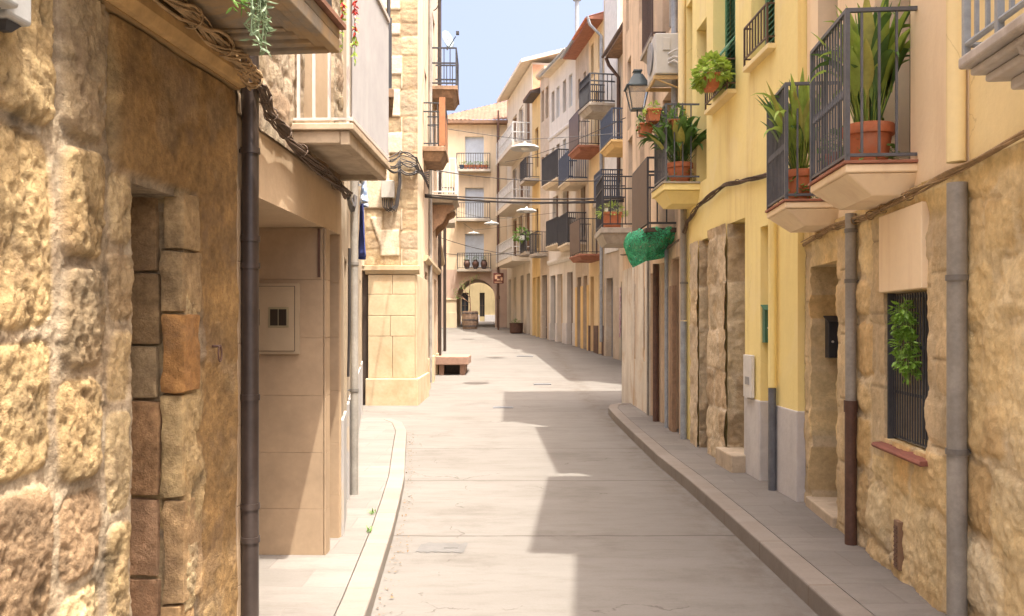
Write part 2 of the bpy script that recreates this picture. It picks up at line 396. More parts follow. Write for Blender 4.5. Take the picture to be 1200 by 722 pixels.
# ------------------------------------------------------------------ ground
def gz(Y):
    if Y < 19: return 0.0
    if Y < 22: return .047*(Y-19)**2/6 
    return .0705 + .047*(Y-22)
def at(px, py, Y): return Vector(((px-600)*Y/1000, Y, EYE+(380-py)*Y/1000))
slabs_mat('concrete_road', (.176, .163, .146), (.075, .06, .05), 2.35, 1000, .020, (.84, .82, .80), off=.4, xs=300, tint=.08, streaky=.8, gut=True)
slabs_mat('paving', (.215, .196, .175), (.17, .15, .13), .36, .62, .009, (.84, .82, .80), tint=.10, streaky=.9)
slabs_mat('kerb_stone', (.245, .215, .185), (.2, .16, .12), 1.0, 40, .014, (.86, .82, .78), xs=20, tint=.08)
mb = MB()
xs = [-400, -60, -20, -12, -8, -6, -4, -3, -2, -1, 0, 1, 2, 3, 4, 6, 8, 12, 20, 60, 400]
ys = [-60, -20, -10, -5, 0, 5, 10, 15, 19] + [19+.5*i for i in range(1, 7)] + [24, 30, 40, 50, 51, 60, 75, 100, 400]
for j, y in enumerate(ys):
    for x in xs: mb.v.append(Vector((x, y, min(gz(y), gz(75)) + 0)))
nx = len(xs)
for j in range(len(ys)-1):
    for i in range(nx-1): mb.f.append((j*nx+i, j*nx+i+1, (j+1)*nx+i+1, (j+1)*nx+i))
struct(mb.build('road', MATS['concrete_road'], smooth='all'))

# ------------------------------------------------------------------ general building parts
mat('glass_dummy', (.1, .1, .1))
glass_mat('glass')
iron('black_iron', (.045, .045, .05)); iron('bar_iron', (.085, .085, .09), rough=.4); iron('grey_iron', (.115, .12, .135)); iron('white_metal', (.62, .62, .6)); iron('brown_iron', (.10, .06, .045)); iron('blue_iron', (.05, .075, .13)); iron('pale_iron', (.36, .39, .42))
iron('pipe_grey', (.34, .315, .275), rough=.6, var=.28, vs=4, streak=(.16, .12, .09), sf=.7); iron('pipe_dark', (.055, .04, .034), rough=.35, var=.35, vs=5); iron('rusty_pipe', (.12, .06, .04), rough=.6, var=.35, vs=9); iron('pipe_clip', (.20, .185, .165), rough=.6); iron('zinc', (.33, .35, .37), rough=.5)
iron('slate_pipe', (.14, .145, .16), rough=.55)
mat('wood_brown', (.20, .11, .06), rough=.7, var=.3, vs=6, streak=(.1, .06, .04), sf=.5); mat('wood_old', (.32, .2, .12), rough=.85, var=.35, vs=7, streak=(.12, .08, .05), sf=.7)
mat('wood_orange', (.36, .15, .06), rough=.6, var=.25, vs=6); mat('wood_dark', (.06, .04, .03), rough=.6, var=.3, vs=6)
mat('green_paint', (.05, .16, .10), rough=.5, var=.2, vs=6); mat('green_shutter', (.10, .26, .15), rough=.6, var=.2, vs=6); mat('white_paint', (.68, .66, .62), rough=.6, var=.12, vs=5); mat('grey_paint', (.3, .3, .3), rough=.6, var=.2, vs=5)
mat('blue_white', (.55, .62, .7), rough=.6, var=.12, vs=4); mat('ochre_paint', (.58, .4, .18), rough=.7, var=.15, vs=4, streak=(.3, .2, .1))
mat('terracotta', (.54, .17, .07), rough=.75, var=.2, vs=9, patch=(.5, .28, .18), pf=.4, pt=(.55, .7), ps=6); mat('roof_tile', (.19, .095, .055), rough=.9, var=.4, vs=5, patch=(.22, .14, .09), pf=.6, pt=(.48, .62), ps=2)
mat('red_tile', (.36, .15, .09), rough=.8, var=.25, vs=7); mat('soil', (.06, .04, .03), rough=1, var=.3, vs=30)
mat('slab_concrete', (.42, .37, .30), rough=.9, var=.2, vs=5, patch=(.25, .2, .15), pf=.6, pt=(.5, .7), ps=3, bump=.3, bs=50)
mat('leaf_yellow', (.50, .48, .12), rough=.5, var=.3, vs=14, trans=.3, bump=0); mat('leaf_deep', (.10, .20, .045), rough=.45, var=.35, vs=12, trans=.25, bump=0); mat('leaf_bright', (.40, .54, .10), rough=.45, var=.3, vs=12, trans=.35, bump=0)
mat('leaf_mid', (.16, .30, .06), rough=.5, var=.35, vs=10, trans=.3, bump=0); mat('leaf_grey', (.22, .30, .17), rough=.6, var=.3, vs=14, trans=.2, bump=0)
mat('cable_black', (.035, .03, .028), rough=.6, var=.3, vs=20, bump=0); mat('cable_dusty', (.40, .27, .14), rough=.9, var=.35, vs=15, bump=.2, bs=90); mat('cable_brown', (.12, .08, .055), rough=.8, var=.4, vs=18, bump=0)

def shell(mb, u0, u1, z0, z1, holes, back=.46):
    us = sorted(set([u0, u1] + [h[k] for h in holes for k in (0, 1)])); zs = sorted(set([z0, z1] + [h[k] for h in holes for k in (2, 3)]))
    for a, b in zip(us, us[1:]):
        for c, d in zip(zs, zs[1:]):
            m, n = (a+b)/2, (c+d)/2
            if any(h[0] < m < h[1] and h[2] < n < h[3] for h in holes): continue
            mb.quad((a, 0, c), (b, 0, c), (b, 0, d), (a, 0, d))
    for h in holes:
        a, b, c, d = h[:4]; k = back
        mb.quad((a, 0, c), (a, 0, d), (a, -k, d), (a, -k, c)); mb.quad((b, 0, c), (b, 0, d), (b, -k, d), (b, -k, c))
        mb.quad((a, 0, c), (b, 0, c), (b, -k, c), (a, -k, c)); mb.quad((a, 0, d), (b, 0, d), (b, -k, d), (a, -k, d))
    mb.quad((u0, 0, z0), (u0, 0, z1), (u0, -back, z1), (u0, -back, z0)); mb.quad((u1, 0, z0), (u1, 0, z1), (u1, -back, z1), (u1, -back, z0))
    mb.quad((u0, 0, z1), (u1, 0, z1), (u1, -back, z1), (u0, -back, z1))
def slats(mb, a, b, c, d, o, pitch=.06, th=.008, dep=.035, fw=.045):
    mb.box(a, a+fw, o-.02, o+.02, c, d); mb.box(b-fw, b, o-.02, o+.02, c, d); mb.box(a+fw, b-fw, o-.019, o+.019, c, c+fw*1.4); mb.box(a+fw, b-fw, o-.019, o+.019, d-fw*1.4, d)
    z = c+fw*1.4+.01
    while z < d-fw*1.4-.02:
        mb.prof([(o+dep/2, z), (o+dep/2, z+th), (o-dep/2, z+pitch*.75+th), (o-dep/2, z+pitch*.75)], a+fw, b-fw); z += pitch
def fill(root, fr, h):
    """fills hole h=(u0,u1,z0,z1,depth,kind,material[,..]) with a window or door"""
    a, b, c, d, dep, kind = h[:6]; m = h[6] if len(h) > 6 else 'wood_brown'
    o = -dep; e = .004
    a += e; b -= e; d -= e; c += e
    if kind in ('glass', 'half'):
        mb = MB(fr); f = .05
        mb.box(a, a+f, o-.05, o, c, d); mb.box(b-f, b, o-.05, o, c, d); mb.box(a+f, b-f, o-.05, o-.001, c, c+f); mb.box(a+f, b-f, o-.05, o-.001, d-f, d)
        mb.box((a+b)/2-.035, (a+b)/2+.035, o-.045, o+.008, c+f, d-f)
        if d-c > 1.5: mb.box(a+f, b-f, o-.044, o+.004, c+.45*(d-c), c+.45*(d-c)+.05)
        w_ = mb.build('window', m, root)
        mb = MB(fr); mb.box(a+f, b-f, o-.035, o-.03, c+f, d-f); mb.build('pane', 'glass', w_)
        if kind == 'half':
            mb = MB(fr); slats(mb, a-.0, a+(b-a)*.47, c+.02, d-.02, o+.08); mb.build('shutter', h[7], w_)
        return w_
    if kind == 'louver':
        mb = MB(fr); md = (a+b)/2; slats(mb, a, md-.004, c, d, o); slats(mb, md+.004, b, c, d, o); mb.box(a, b, o-.06, o-.05, c, d)
        return mb.build('shutter', m, root)
    if kind == 'roller':
        mb = MB(fr); z = c; 
        while z < d-.02:
            mb.prof([(o-.02, z), (o, z+.004), (o+.004, z+.02), (o, z+.036), (o-.02, z+.04)], a, b); z += .04
        mb.box(a, a+.03, o-.02, o+.02, c, d); mb.box(b-.03, b, o-.02, o+.02, c, d)
        return mb.build('roller_blind', m, root)
    if kind == 'door':
        mb = MB(fr); f = .07
        mb.box(a, a+f, o-.06, o+.02, c, d); mb.box(b-f, b, o-.06, o+.02, c, d); mb.box(a+f, b-f, o-.06, o+.019, d-f, d)
        n = 2 if b-a > 1.3 else 1; wv = (b-a-2*f)/n
        for i in range(n):
            p = a+f+i*wv; mb.box(p+.003, p+wv-.003, o-.05, o-.01, c, d-f)
            H = d-f-c
            for (q0, q1) in ((.06, .3), (.36, .62), (.68, .94)): mb.box(p+.09, p+wv-.09, o-.012, o+.004, c+q0*H, c+q1*H)
        w_ = mb.build('door', m, root, bevel=.004)
        mb = MB(fr); mb.sphere(fr.W(a+f+wv-.07, o+.035, c+1.0), .028, 6); mb.build('handle', 'zinc', w_)
        return w_
def railing(mb, u0, u1, o1, z, h, sp=.11, r=.008, o0=0, ends=True, mid=None, rr=None, square=False):
    rr = rr or r*1.6
    def bar(u, o, za, zb, k=r):
        mb.box(u-k, u+k, o-k, o+k, za, zb)
    o1 = o1-.03; zb = z+.07
    for zz in [zb, z+h] + ([z+mid] if mid else []):
        mb.box(u0+.02, u1-.02, o1-rr, o1+rr, zz-rr, zz+rr)
        if ends:
            for u in (u0+.02, u1-.02): mb.box(u-rr, u+rr, o0, o1-rr, zz-rr+.001, zz+rr-.001)
    n = max(1, int(round((u1-u0-.04)/sp)))
    for i in range(n+1): bar(u0+.02+(u1-u0-.04)*i/n, o1, (z if i in (0, n) else zb), z+h, r*1.5 if i in (0, n) else r)
    if ends:
        m_ = max(1, int(round((o1-o0)/(sp*1.25))))
        for u in (u0+.02, u1-.02):
            for i in range(1, m_): bar(u, o0+(o1-o0)*i/m_, zb, z+h)
def balcony(root, fr, u0, u1, z, proj, h=.95, th=.14, slab='slab_concrete', rail='black_iron', sp=.12, r=.009, style='plain', panel=None, mid=None, edge=None, inset=.10):
    mb = MB(fr)
    if style == 'plain': mb.box(u0, u1, -.02, proj, z-th, z)
    else:
        mb.box(u0, u1, -.02, proj, z-th*.35, z); mb.taper(u0+.03, u1-.03, -.02, proj-.03, z-th, z-th*.35-.002, du=inset, do1=inset)
    b = mb.build('balcony', slab, root, bevel=.008)
    if edge:
        mb = MB(fr); mb.box(u0-.015, u1+.015, 0, proj+.015, z+.002, z+.022); mb.build('tile_edge', edge, b)
    mb = MB(fr); railing(mb, u0+.02, u1-.02, proj-.01, z+(.022 if edge else 0), h, sp, r, mid=mid); mb.build('railing', rail, b)
    if panel:
        mb = MB(fr); mb.box(u0+.03, u1-.03, proj-.03, proj-.022, z+.06, z+h*.98); mb.build('panel', panel, b)
    return b
def roof(root, fr, u0, u1, z, over=.4, D=3.0, pitch=.33, m='roof_tile', soffit=None, gut=None, per=.22):
    mb = MB(fr); n = int((u1-u0)/per*6)
    K = 5; k = len(mb.v)
    for j in range(K+1):
        o = over - (over+D)*j/K
        for i in range(n+1):
            u = u0+(u1-u0)*i/n; ph = i % 6
            mb.v.append(fr.W(u, o, z+.09+(over-o)*pitch+.05*abs(math.sin(math.pi*(u-u0)/per))))
    for j in range(K):
        for i in range(n): mb.f.append((k+j*(n+1)+i, k+j*(n+1)+i+1, k+(j+1)*(n+1)+i+1, k+(j+1)*(n+1)+i))
    o_ = mb.build('roof', m, root, smooth=True); s = o_.modifiers.new('thick', 'SOLIDIFY'); s.thickness = .03; s.offset = -1
    mb = MB(fr); mb.prof([(over-.02, z), (over-.02, z+.07), (-D, z+.07+(over+D-.02)*pitch), (-D, z-.0)], u0+.003, u1-.003); mb.build('eave', soffit or m, root)
    if gut:
        mb = MB(fr); pts = [(over+.07+.06*math.cos(t), z+.05+.06*math.sin(t)) for t in [math.pi*(1+i/8) for i in range(9)]]
        mb.prof(pts+[(p[0]*1, p[1]) for p in reversed([(over+.07+.05*math.cos(t), z+.05+.05*math.sin(t)) for t in [math.pi*(1+i/8) for i in range(9)]])], u0, u1); mb.build('gutter', gut, root)
def house(name, label, fr, h, D, m, holes=(), z0=None, top=None, group=None, plinth=None, band=None, u0=0, u1=None, cat='house'):
    u1 = fr.L if u1 is None else u1
    base = fr.W((u0+u1)/2, 0, 0); zb = gz(base.y)-.5 if z0 is None else z0
    root = thing(name, label, cat, (base.x, base.y, gz(base.y)), group)
    mb = MB(fr); shell(mb, u0, u1, zb, h, holes); mb.box(u0+.004, u1-.004, -D, -.462, zb, h-.003); mb.build('wall', m, root)
    for x in holes: fill(root, fr, x)
    if plinth:
        pm, ph, pd = plinth; mb = MB(fr); us = sorted([u0+.003, u1-.003]+[k for x in holes if x[2] < ph for k in x[:2]])
        for a, b in zip(us[::2], us[1::2]):
            if b-a > .03: mb.box(a+.002, b-.002, -.02, pd, zb, ph)
        mb.build('plinth', pm, root, bevel=.006)
    if band:
        for (bz, bh, bo, bm) in band:
            mb = MB(fr); mb.prof([(-.02, bz), (bo*.5, bz), (bo, bz+bh*.5), (bo, bz+bh), (-.02, bz+bh)], u0+.003, u1-.003); mb.build('string_course', bm, root, bevel=.004)
    return root
def pipe(root, fr, u, o, z0, z1, r, m, name='downpipe', br=(), parent_kind=None, lower=None):
    mb = MB(fr); pts = [(u, o, z0), (u, o, z1)]; mb.tube(pts, r, 16); p = mb.build(name, m, root, smooth=True)
    for z in br:
        mb = MB(fr); mb.tube([(u, o, z-.014), (u, o, z+.014)], r*1.14, 16); mb.box(u-.01, u+.01, 0-.01, o-r*.9, z-.009, z+.009); mb.build('bracket', 'pipe_clip' if m != 'pipe_dark' else m, p, smooth=True)
    return p
# ------------------------------------------------------------------ plants
def blade(mb, base, dirv, L, wd, droop, seg=7, fold=.25):
    d = Vector(dirv).normalized(); p = Vector(base); k = len(mb.v); side = d.cross(Vector((0, 0, 1)))
    side = side.normalized() if side.length > .05 else Vector((1, 0, 0))
    for i in range(seg+1):
        t = i/seg; ww = wd*max(.02, math.sin(math.pi*min(1, (t*.96+.03))**.8)) * (1 if t > .25 else .25+.75*(t/.25))
        up = side.cross(d).normalized()
        mb.v += [p - side*ww/2 + up*ww*fold, p.copy(), p + side*ww/2 + up*ww*fold]
        p = p + d*(L/seg); d = (d + Vector((0, 0, -droop/seg*(.3+1.4*t)))).normalized()
    for i in range(seg):
        a = k+i*3; mb.f += [(a, a+1, a+4, a+3), (a+1, a+2, a+5, a+4)]
def leaf(mb, p, d, n, L, wd):
    s = d.cross(n).normalized(); n2 = s.cross(d).normalized(); k = len(mb.v)
    mb.v += [p, p+d*L*.35+s*wd/2-n2*L*.02, p+d*L*.7+s*wd*.38-n2*L*.06, p+d*L-n2*L*.15, p+d*L*.7-s*wd*.38-n2*L*.06, p+d*L*.35-s*wd/2-n2*L*.02, p+d*L*.4-n2*L*.08]
    mb.f += [(k, k+1, k+6), (k+1, k+2, k+6), (k+2, k+3, k+6), (k+3, k+4, k+6), (k+4, k+5, k+6), (k+5, k, k+6)]
def rv(r): 
    while True:
        v = Vector((r.uniform(-1, 1), r.uniform(-1, 1), r.uniform(-1, 1)))
        if .05 < v.length < 1: return v
def clump(mb, c, rad, n, L, wd, seed, drop=0.0):
    r = random.Random(seed)
    for i in range(n):
        v = rv(r); v = v.normalized()*(v.length**.4); p = Vector((c[0]+v.x*rad[0], c[1]+v.y*rad[1], c[2]+v.z*rad[2]-drop*(v.x**2+v.y**2)))
        d = (v.normalized()+rv(r)*.7+Vector((0, 0, -.25))).normalized(); s = r.uniform(.6, 1.2)
        leaf(mb, p, d, (Vector((0, 0, 1))+rv(r)*.8).normalized(), L*s, wd*s)
        mb.tube([p-d*L*.5, p], .0016, 3, local=False, cap=False)
def pot_mesh(root, c, r, h, m='terracotta', k=28):
    mb = MB(); mb.lathe(c, [(r*.62, 0), (r*.70, h*.02), (r*.90, h*.74), (r*.9, h*.76), (r, h*.77), (r*1.02, h*.8), (r*1.02, h*.97), (r, h), (r*.93, h), (r*.9, h*.88)], k, close=True)
    p = mb.build('pot', m, root, smooth=True)
    mb = MB(); mb.lathe(c, [(r*.89, h*.885), (r*.5, h*.91), (.001, h*.92)], k, close=False); mb.build('soil', 'soil', p)
    return p
def aspidistra(label, c, r, h, n, L, wd, seed, mt='leaf_bright', lean=(0, 0), group=None, under=True, spread=.5):
    root = thing('potted_plant', label, 'potted plant', c, group); pot_mesh(root, c, r, h); rr = random.Random(seed)
    for name, m_, q in (('foliage', mt, n), ('foliage', 'leaf_deep', n//3), ('foliage', 'leaf_yellow', n//8)):
        mb = MB()
        for i in range(q):
            a = rr.uniform(0, 2*math.pi); t = rr.random()*spread
            b = Vector((c[0]+r*.5*math.cos(a)*rr.random(), c[1]+r*.5*math.sin(a)*rr.random(), c[2]+h*.9)); d = Vector((math.cos(a)*t+lean[0], math.sin(a)*t+lean[1], 1)).normalized()
            l = L*rr.uniform(.5, 1.0); st = l*.4; p = b+d*st
            mb.tube([b, b+d*st*.5, p], .004, 4, local=False, cap=False); blade(mb, p, d, l*.72, wd*rr.uniform(.6, 1.1), rr.choice((.4, .9, 1.6, 3.4))*rr.uniform(.7, 1.2), 9)
        mb.build(name, m_, root, smooth='all', fix=False)
    if under:
        mb = MB(); clump(mb, (c[0], c[1], c[2]+h*1.1), (r*1.1, r*1.1, h*.28), 90, .045, .035, seed+1, drop=.3); mb.build('ground_leaf', 'leaf_mid', root, fix=False)
    return root
# ------------------------------------------------------------------ kerbs and pavements
def strip(name, outer, inner, z0, z1, m, bevel=0):
    mb = MB(); poly = outer + inner[::-1]; mb.prism(poly, z0, z1); return struct(mb.build(name, m, bevel=bevel))
def offset_line(P, d):
    out = []
    for i, p in enumerate(P):
        a = Vector(P[max(i-1, 0)]); b = Vector(P[min(i+1, len(P)-1)]); t = (b-a).normalized(); out.append((p[0]-t.y*d, p[1]+t.x*d))
    return out
KR = [(1.73, 1.0), (1.73, 3), (1.735, 5), (1.745, 7), (1.74, 8.5), (1.70, 10), (1.71, 12.5), (1.73, 14.5), (1.76, 15.6), (1.86, 16.2), (2.05, 16.5), (2.32, 16.6)]
KRi = offset_line(KR, -.17)
WR = [(2.02, 1.0), (2.2, 3.4), (2.55, 7.3), (2.52, 7.36), (2.5, 9), (2.45, 10), (2.4, 11.6), (2.4, 14), (2.4, 15.6), (2.4, 16.2), (2.39, 16.5), (2.38, 16.6)]
strip('kerb', KR, [(min(a, 2.33), b) for a, b in KRi], -.1, .125, 'kerb_stone', .012)
# pavement between kerb and walls (inner edge runs under the walls)
pin = [(a+.004 if a < 2.32 else 2.32, b) for a, b in KRi][:10] + [(2.3, 16.42)]
mb = MB(); mb.prism(pin + [(2.75, 16.42), (2.75, 1.0)], -.1, .12); struct(mb.build('pavement', 'paving'))
KL = [(-.66, 1.0), (-.72, 3.2), (-.80, 4.84), (-.91, 6.5), (-1.00, 7.6), (-1.10, 8.73), (-1.30, 10.4), (-1.53, 12.4), (-1.74, 13.5), (-1.98, 14.0), (-2.4, 14.1)]
KLi = offset_line(KL, .16)
strip('kerb', KL, [(a, min(b, 13.9)) for a, b in KLi], -.1, .105, 'kerb_stone', .012)
mb = MB(); mb.prism([(a-.004, min(b, 13.9)) for a, b in KLi] + [(-3.2, 13.9), (-3.2, 1.0)], -.1, .10); struct(mb.build('pavement', 'paving'))

# ------------------------------------------------------------------ LEFT 1: rough stone house front
BR = (.40, .24, .11); TN = (.57, .41, .20); TL = (.64, .49, .27); OR = (.42, .2, .06); MO = (.50, .40, .27)
mat('near_stone', (.4, .3, .2), rough=.95, var=.38, vs=6, attr=True, bump=1.0, bs=110, bd=.008, mbump=.5, grain=.38, patch=(.20, .13, .075), pf=.55, pt=(.52, .68), ps=4)
mat('wall_stone', (.4, .3, .2), rough=.95, var=.20, vs=3.5, attr=True, bump=.9, bs=80, bd=.008, mbump=.5, grain=.20, patch=(.50, .33, .14), pf=.3, pt=(.52, .66), ps=3)
plaster('brown_plaster', (.31, .19, .075), var=.25)
f1 = Fr((-1.63, .8), (-1.308, 4.02), 1); U1 = lambda Y: f1.uy(Y)
def l1fn(U, Z):
    Y = .8 + U*f1.u.y
    A = [(1.2, 2.2), (2.2, 2.69), (2.69, 2.96), (2.96, 3.14)]
    zb = {0: [-.2, .5, 1.05, 1.6, 2.2, 2.8], 1: [-.2, .25, .72, 1.18, 1.62, 2.24, 2.9], 2: [-.2, .42, .8, 1.12, 1.48, 1.86, 2.25, 2.9], 3: [-.2, .2, .56, .95, 1.35, 1.64, 1.93, 2.2, 2.9]}
    B = []
    for i, (a, b) in enumerate(A):
        for c, d in zip(zb[i], zb[i][1:]): B.append((a-.8, b-.8, c, d))
    B += layout(5, 3.5-.8, 4.1-.8, -.2, 2.3, (.25, .42), (.16, .3))
    f, body, off, col = stone_arrays(U*f1.u.y, Z, B, .026, .014, .020, 11, [TN, TL, TL, (.40, .27, .15), (.47, .35, .2)], MO, .016)
    n = fbm(U*6, Z*6, 2, 6); n2 = fbm(U*30, Z*17, 4, 5); n3 = fbm(U*58+n*3, Z*58, 14, 3); pit = np.clip(fbm(U*17, Z*12, 31, 4)-.56, 0, 1)*6
    rg = np.abs(fbm(U*9+3, Z*9, 51, 4)-.5)*2
    ch = fbm(U*70+Z*34, Z*26-U*10, 71, 3)
    h = f*body*.018 + off*.9*f + (n-.5)*.020 + (n2-.5)*.011*(.3+1.4*vn(U*3, Z*3, 61)) + (n3-.5)*.009 + (ch-.5)*.014*f - pit*.008*f + (rg-.2)*.006*f
    # smoother plastered part beyond / above the blocks
    pl = np.clip((Y-2.98+(fbm(U*3, Z*3, 8)-.5)*.22)/.05, 0, 1)*np.clip((Z-2.18+(fbm(U*4, Z*1, 9)-.5)*.05)/.03, 0, 1)
    pl = np.maximum(pl, np.clip((Y-3.62+(fbm(U*6, Z*6, 7)-.5)*.16)/.05, 0, 1))
    pl = pl*(1-.25*np.clip((fbm(U*5, Z*5, 21)-.55)*8, 0, 1))
    hp = .012+(fbm(U*4, Z*4, 12)-.5)*.03+(fbm(U*30, Z*30, 13)-.5)*.006
    h = h*(1-pl)+hp*pl
    pc = np.array((.34, .205, .075))[None, None]*(.8+.45*fbm(U*3, Z*6, 14))[..., None]
    tone = (.72+.5*fbm(U*5, Z*5, 16, 5))[..., None]
    warm = np.clip((fbm(U*4+3, Z*4, 19)-.5)*4, 0, 1)[..., None]
    col = col*tone*(1-warm*.28) + np.array((.52, .32, .13))*tone*warm*.28
    col = col*(1-pit[..., None]*.35)
    col = col*(1-pl[..., None]) + pc*pl[..., None]
    return h, col
r1 = thing('house', 'old house of huge eroded stone blocks with a walled-up doorway beside the black downpipe', 'house', (-1.5, 2.4, 0))
NY0, NY1 = U1(3.13), U1(3.51)
sheet(f1, U1(1.9), f1.L, -.15, 2.74, .0072, [(NY0, NY1, -.15, 2.17)], l1fn, 'wall', 'near_stone', r1, depth=.36, reveal=True)
mb = MB(f1); mb.box(0, f1.L-.003, -6, -.37, -.3, 7.4); mb.box(0, U1(1.9)-.003, -.36, .02, -.3, 7.4); mb.box(U1(1.9), f1.L-.003, -.365, .03, 2.752, 7.4)
mb.box(f1.L-.12, f1.L-.004, -.365, -.05, -.3, 2.748); mb.build('wall', 'brown_plaster', r1)
# quoin blocks of the far side of the walled-up doorway
mb = MB(f1); cols = []; y0 = U1(3.465)
for i, (za, zb, t, pr) in enumerate([(-.1, .5, (.50, .32, .15), -.02), (.51, .93, (.50, .33, .16), .012), (.945, 1.36, TN, -.006), (1.375, 1.69, (.46, .235, .075), .03), (1.70, 1.95, (.42, .29, .145), 0), (1.96, 2.19, (.46, .32, .16), .006)]):
    rock(mb, cols, y0+.008*((i*37) % 3), U1(3.60)+.02*((i*53) % 3), -.075+.012*(i % 2), .022+pr*.5, za, zb, t, i*3+1, .008, .012, .012)
mb.build('door_jamb', 'near_stone', r1, smooth='all', col=cols)
mb = MB(f1); cols = []
for i, (za, zb, t) in enumerate([(-.1, .33, (.42, .24, .13)), (.345, .60, (.48, .28, .15)), (.615, .93, (.52, .32, .18)), (.95, 1.33, (.46, .27, .13)), (1.35, 1.56, (.46, .33, .18)), (1.57, 1.86, (.38, .25, .12)), (1.87, 2.2, (.36, .23, .11))]):
    rock(mb, cols, NY1-.035+.006*(i % 3), NY1+.05, -.35, -.095+.008*(i % 2), za, zb, t, i*5+2, .006, .008, .012)
mb.build('brick_infill', 'near_stone', r1, smooth='all', col=cols)
mb = MB(f1); mb.prof([(-.02, 2.75), (.055, 2.762), (.075, 2.80), (.07, 2.85), (-.02, 2.86)], U1(1.9), f1.L); mb.build('ledge', mat('ledge_wood', (.46, .29, .12), rough=.85, var=.3, vs=8, bump=.4), r1, bevel=.006)
# balcony over the stone house
b1 = MB(f1); ua, ub = U1(2.6), U1(3.89)
b1.box(ua, ub, 0, .55, 2.93, 2.975)
for k, (w0, zz) in enumerate([(0, 2.868), (.045, 2.884), (.10, 2.902), (.15, 2.918)]):
    w1 = (.045, .10, .15, .19)[k]-.002
    b1.box(ua+w0, ub-w0, .55-w1, .55-w0, zz, 2.929); b1.box(ub-w1, ub-w0, .078, .55-w1-.001, zz, 2.929); b1.box(ua+w0, ua+w1, .078, .55-w1-.001, zz, 2.929)
bal1 = b1.build('balcony', mat('grey_render', (.30, .25, .19), rough=.9, var=.3, vs=3, streak=(.14, .09, .05), sf=.7, patch=(.40, .25, .10), pf=.6, pt=(.5, .62), ps=3, bump=.3), r1, bevel=.008)
mb = MB(f1); mb.box(ua-.02, ub+.02, .0, .575, 2.979, 3.0); mb.build('tile_edge', mat('brown_tile', (.26, .12, .07), var=.3, vs=12), bal1)
mb = MB(f1); railing(mb, ua+.02, ub-.02, .54, 3.002, .95, .11, .008); mb.build('railing', 'black_iron', bal1)
# trailing plants on that balcony
for i, (Y, lab, m_, L) in enumerate([(2.80, 'trailing grey-green succulent hanging below the edge of the near left balcony', 'leaf_grey', .26), (2.66, 'thin dark green fern trailing over the balcony edge beside the grey-green succulent', 'leaf_mid', .21)]):
    u = U1(Y); c = f1.W(u, .40, 3.002); root = thing('trailing_plant', lab, 'trailing plant', c); pot_mesh(root, c, .085, .14)
    mb = MB(); rr = random.Random(40+i)
    for k in range(15):
        p = f1.W(u+rr.uniform(-.09, .09), .50+rr.uniform(0, .05), 3.14); pts = [f1.W(u, .42, 3.13), p]; q = f1.W(u+rr.uniform(-.11, .11), .60, 3.05); pts.append(q); l = L*rr.uniform(.9, 2.0)
        for s in range(6): q = q+Vector((rr.uniform(-.008, .012), rr.uniform(-.014, .014), -l/6)); pts.append(q)
        mb.tube(pts, .003, 4, local=False)
        for s in range(2, len(pts)):
            for e in range(6): leaf(mb, pts[s]+Vector((0, 0, rr.uniform(-.02, .02))), (rv(rr)+Vector((.2, -.1, -.2))).normalized(), rv(rr).normalized(), .035*rr.uniform(.7, 1.3), .009)
    mb.build('foliage', m_, root, fix=False)
# white meter boxes on the near wall
rt = thing('junction_box', 'white plastic cable box fixed high on the rough stone wall at top left', 'junction box', f1.W(U1(2.5), .05, 2.5))
mb = MB(f1); mb.box(U1(2.33), U1(2.43), .0, .11, 2.49, 2.78); mb.box(U1(2.2), U1(2.322), .0, .15, 2.50, 2.80); mb.build('case', mat('box_white', (.36, .36, .35), rough=.4, var=.12, vs=8), rt, bevel=.012, seg=3)
mb = MB(f1); mb.taper(U1(2.35), U1(2.41), .03, .09, 2.465, 2.488, du=.018, do0=.018, do1=.018); mb.build('cable_gland', 'black_iron', rt)
mb = MB(f1); mb.taper(U1(2.24), U1(2.30), .03, .11, 2.47, 2.498, du=.016, do0=.02, do1=.02); mb.build('cable_gland', 'black_iron', rt)
# iron tethering ring
mb = MB(f1); u = U1(3.77); mb.tube([(u+.016*math.cos(t), .045, 1.52+.034*math.sin(t)) for t in [i*math.pi/10 for i in range(21)]], .0045, 8); mb.tube([(u, -.02, 1.553), (u, .05, 1.553)], .006, 8)
tag(mb.build('tether_ring', 'rusty_pipe', None, smooth='all'), 'small rusty iron ring fixed to the stone wall left of the black downpipe', 'iron ring')

# ------------------------------------------------------------------ LEFT 2: beige garage house
f2 = Fr((-1.308, 4.024), (-1.248, 6.24), 1); U2 = lambda Y: f2.uy(Y)
plaster('beige_plaster', (.52, .38, .24), var=.12); mat('beige_tile', (.42, .30, .19), rough=.6, var=.16, vs=3, streak=(.36, .25, .15), sf=.5, bump=.1)
r2 = thing('house', 'beige rendered house with a deep tiled garage entry behind the black downpipe', 'house', (-1.27, 5.1, .1))
SOF = 2.3
H2 = [(U2(4.22), U2(5.74), .0, SOF), (U2(5.83), U2(6.20), .0, SOF)]
mb = MB(f2); shell(mb, 0, f2.L, -.2, 2.64, H2, back=1.3); mb.box(0.003, f2.L-.003, -6, -1.31, -.2, 2.64); mb.box(.003, f2.L-.003, -6, -.012, 2.648, 7.5)
mb.build('wall', 'beige_plaster', r2)
zz = [.1, .41, .79, 1.17, 1.56, 1.95, 2.297]
for yj in (5.74, 6.20):
    mb = MB(f2)
    for a, b in zip(zz, zz[1:]):
        for o0, o1 in ((-.62, -.004), (-1.28, -.624)): mb.box(U2(yj)-.014, U2(yj)-.001, o0, o1-.001, a, b-.0015)
        if yj == 5.74: mb.box(U2(5.74)-.014, U2(5.83)+.014, .001, .012, a, b-.003)
    mb.build('tile_cladding', 'beige_tile', r2, bevel=.0015)
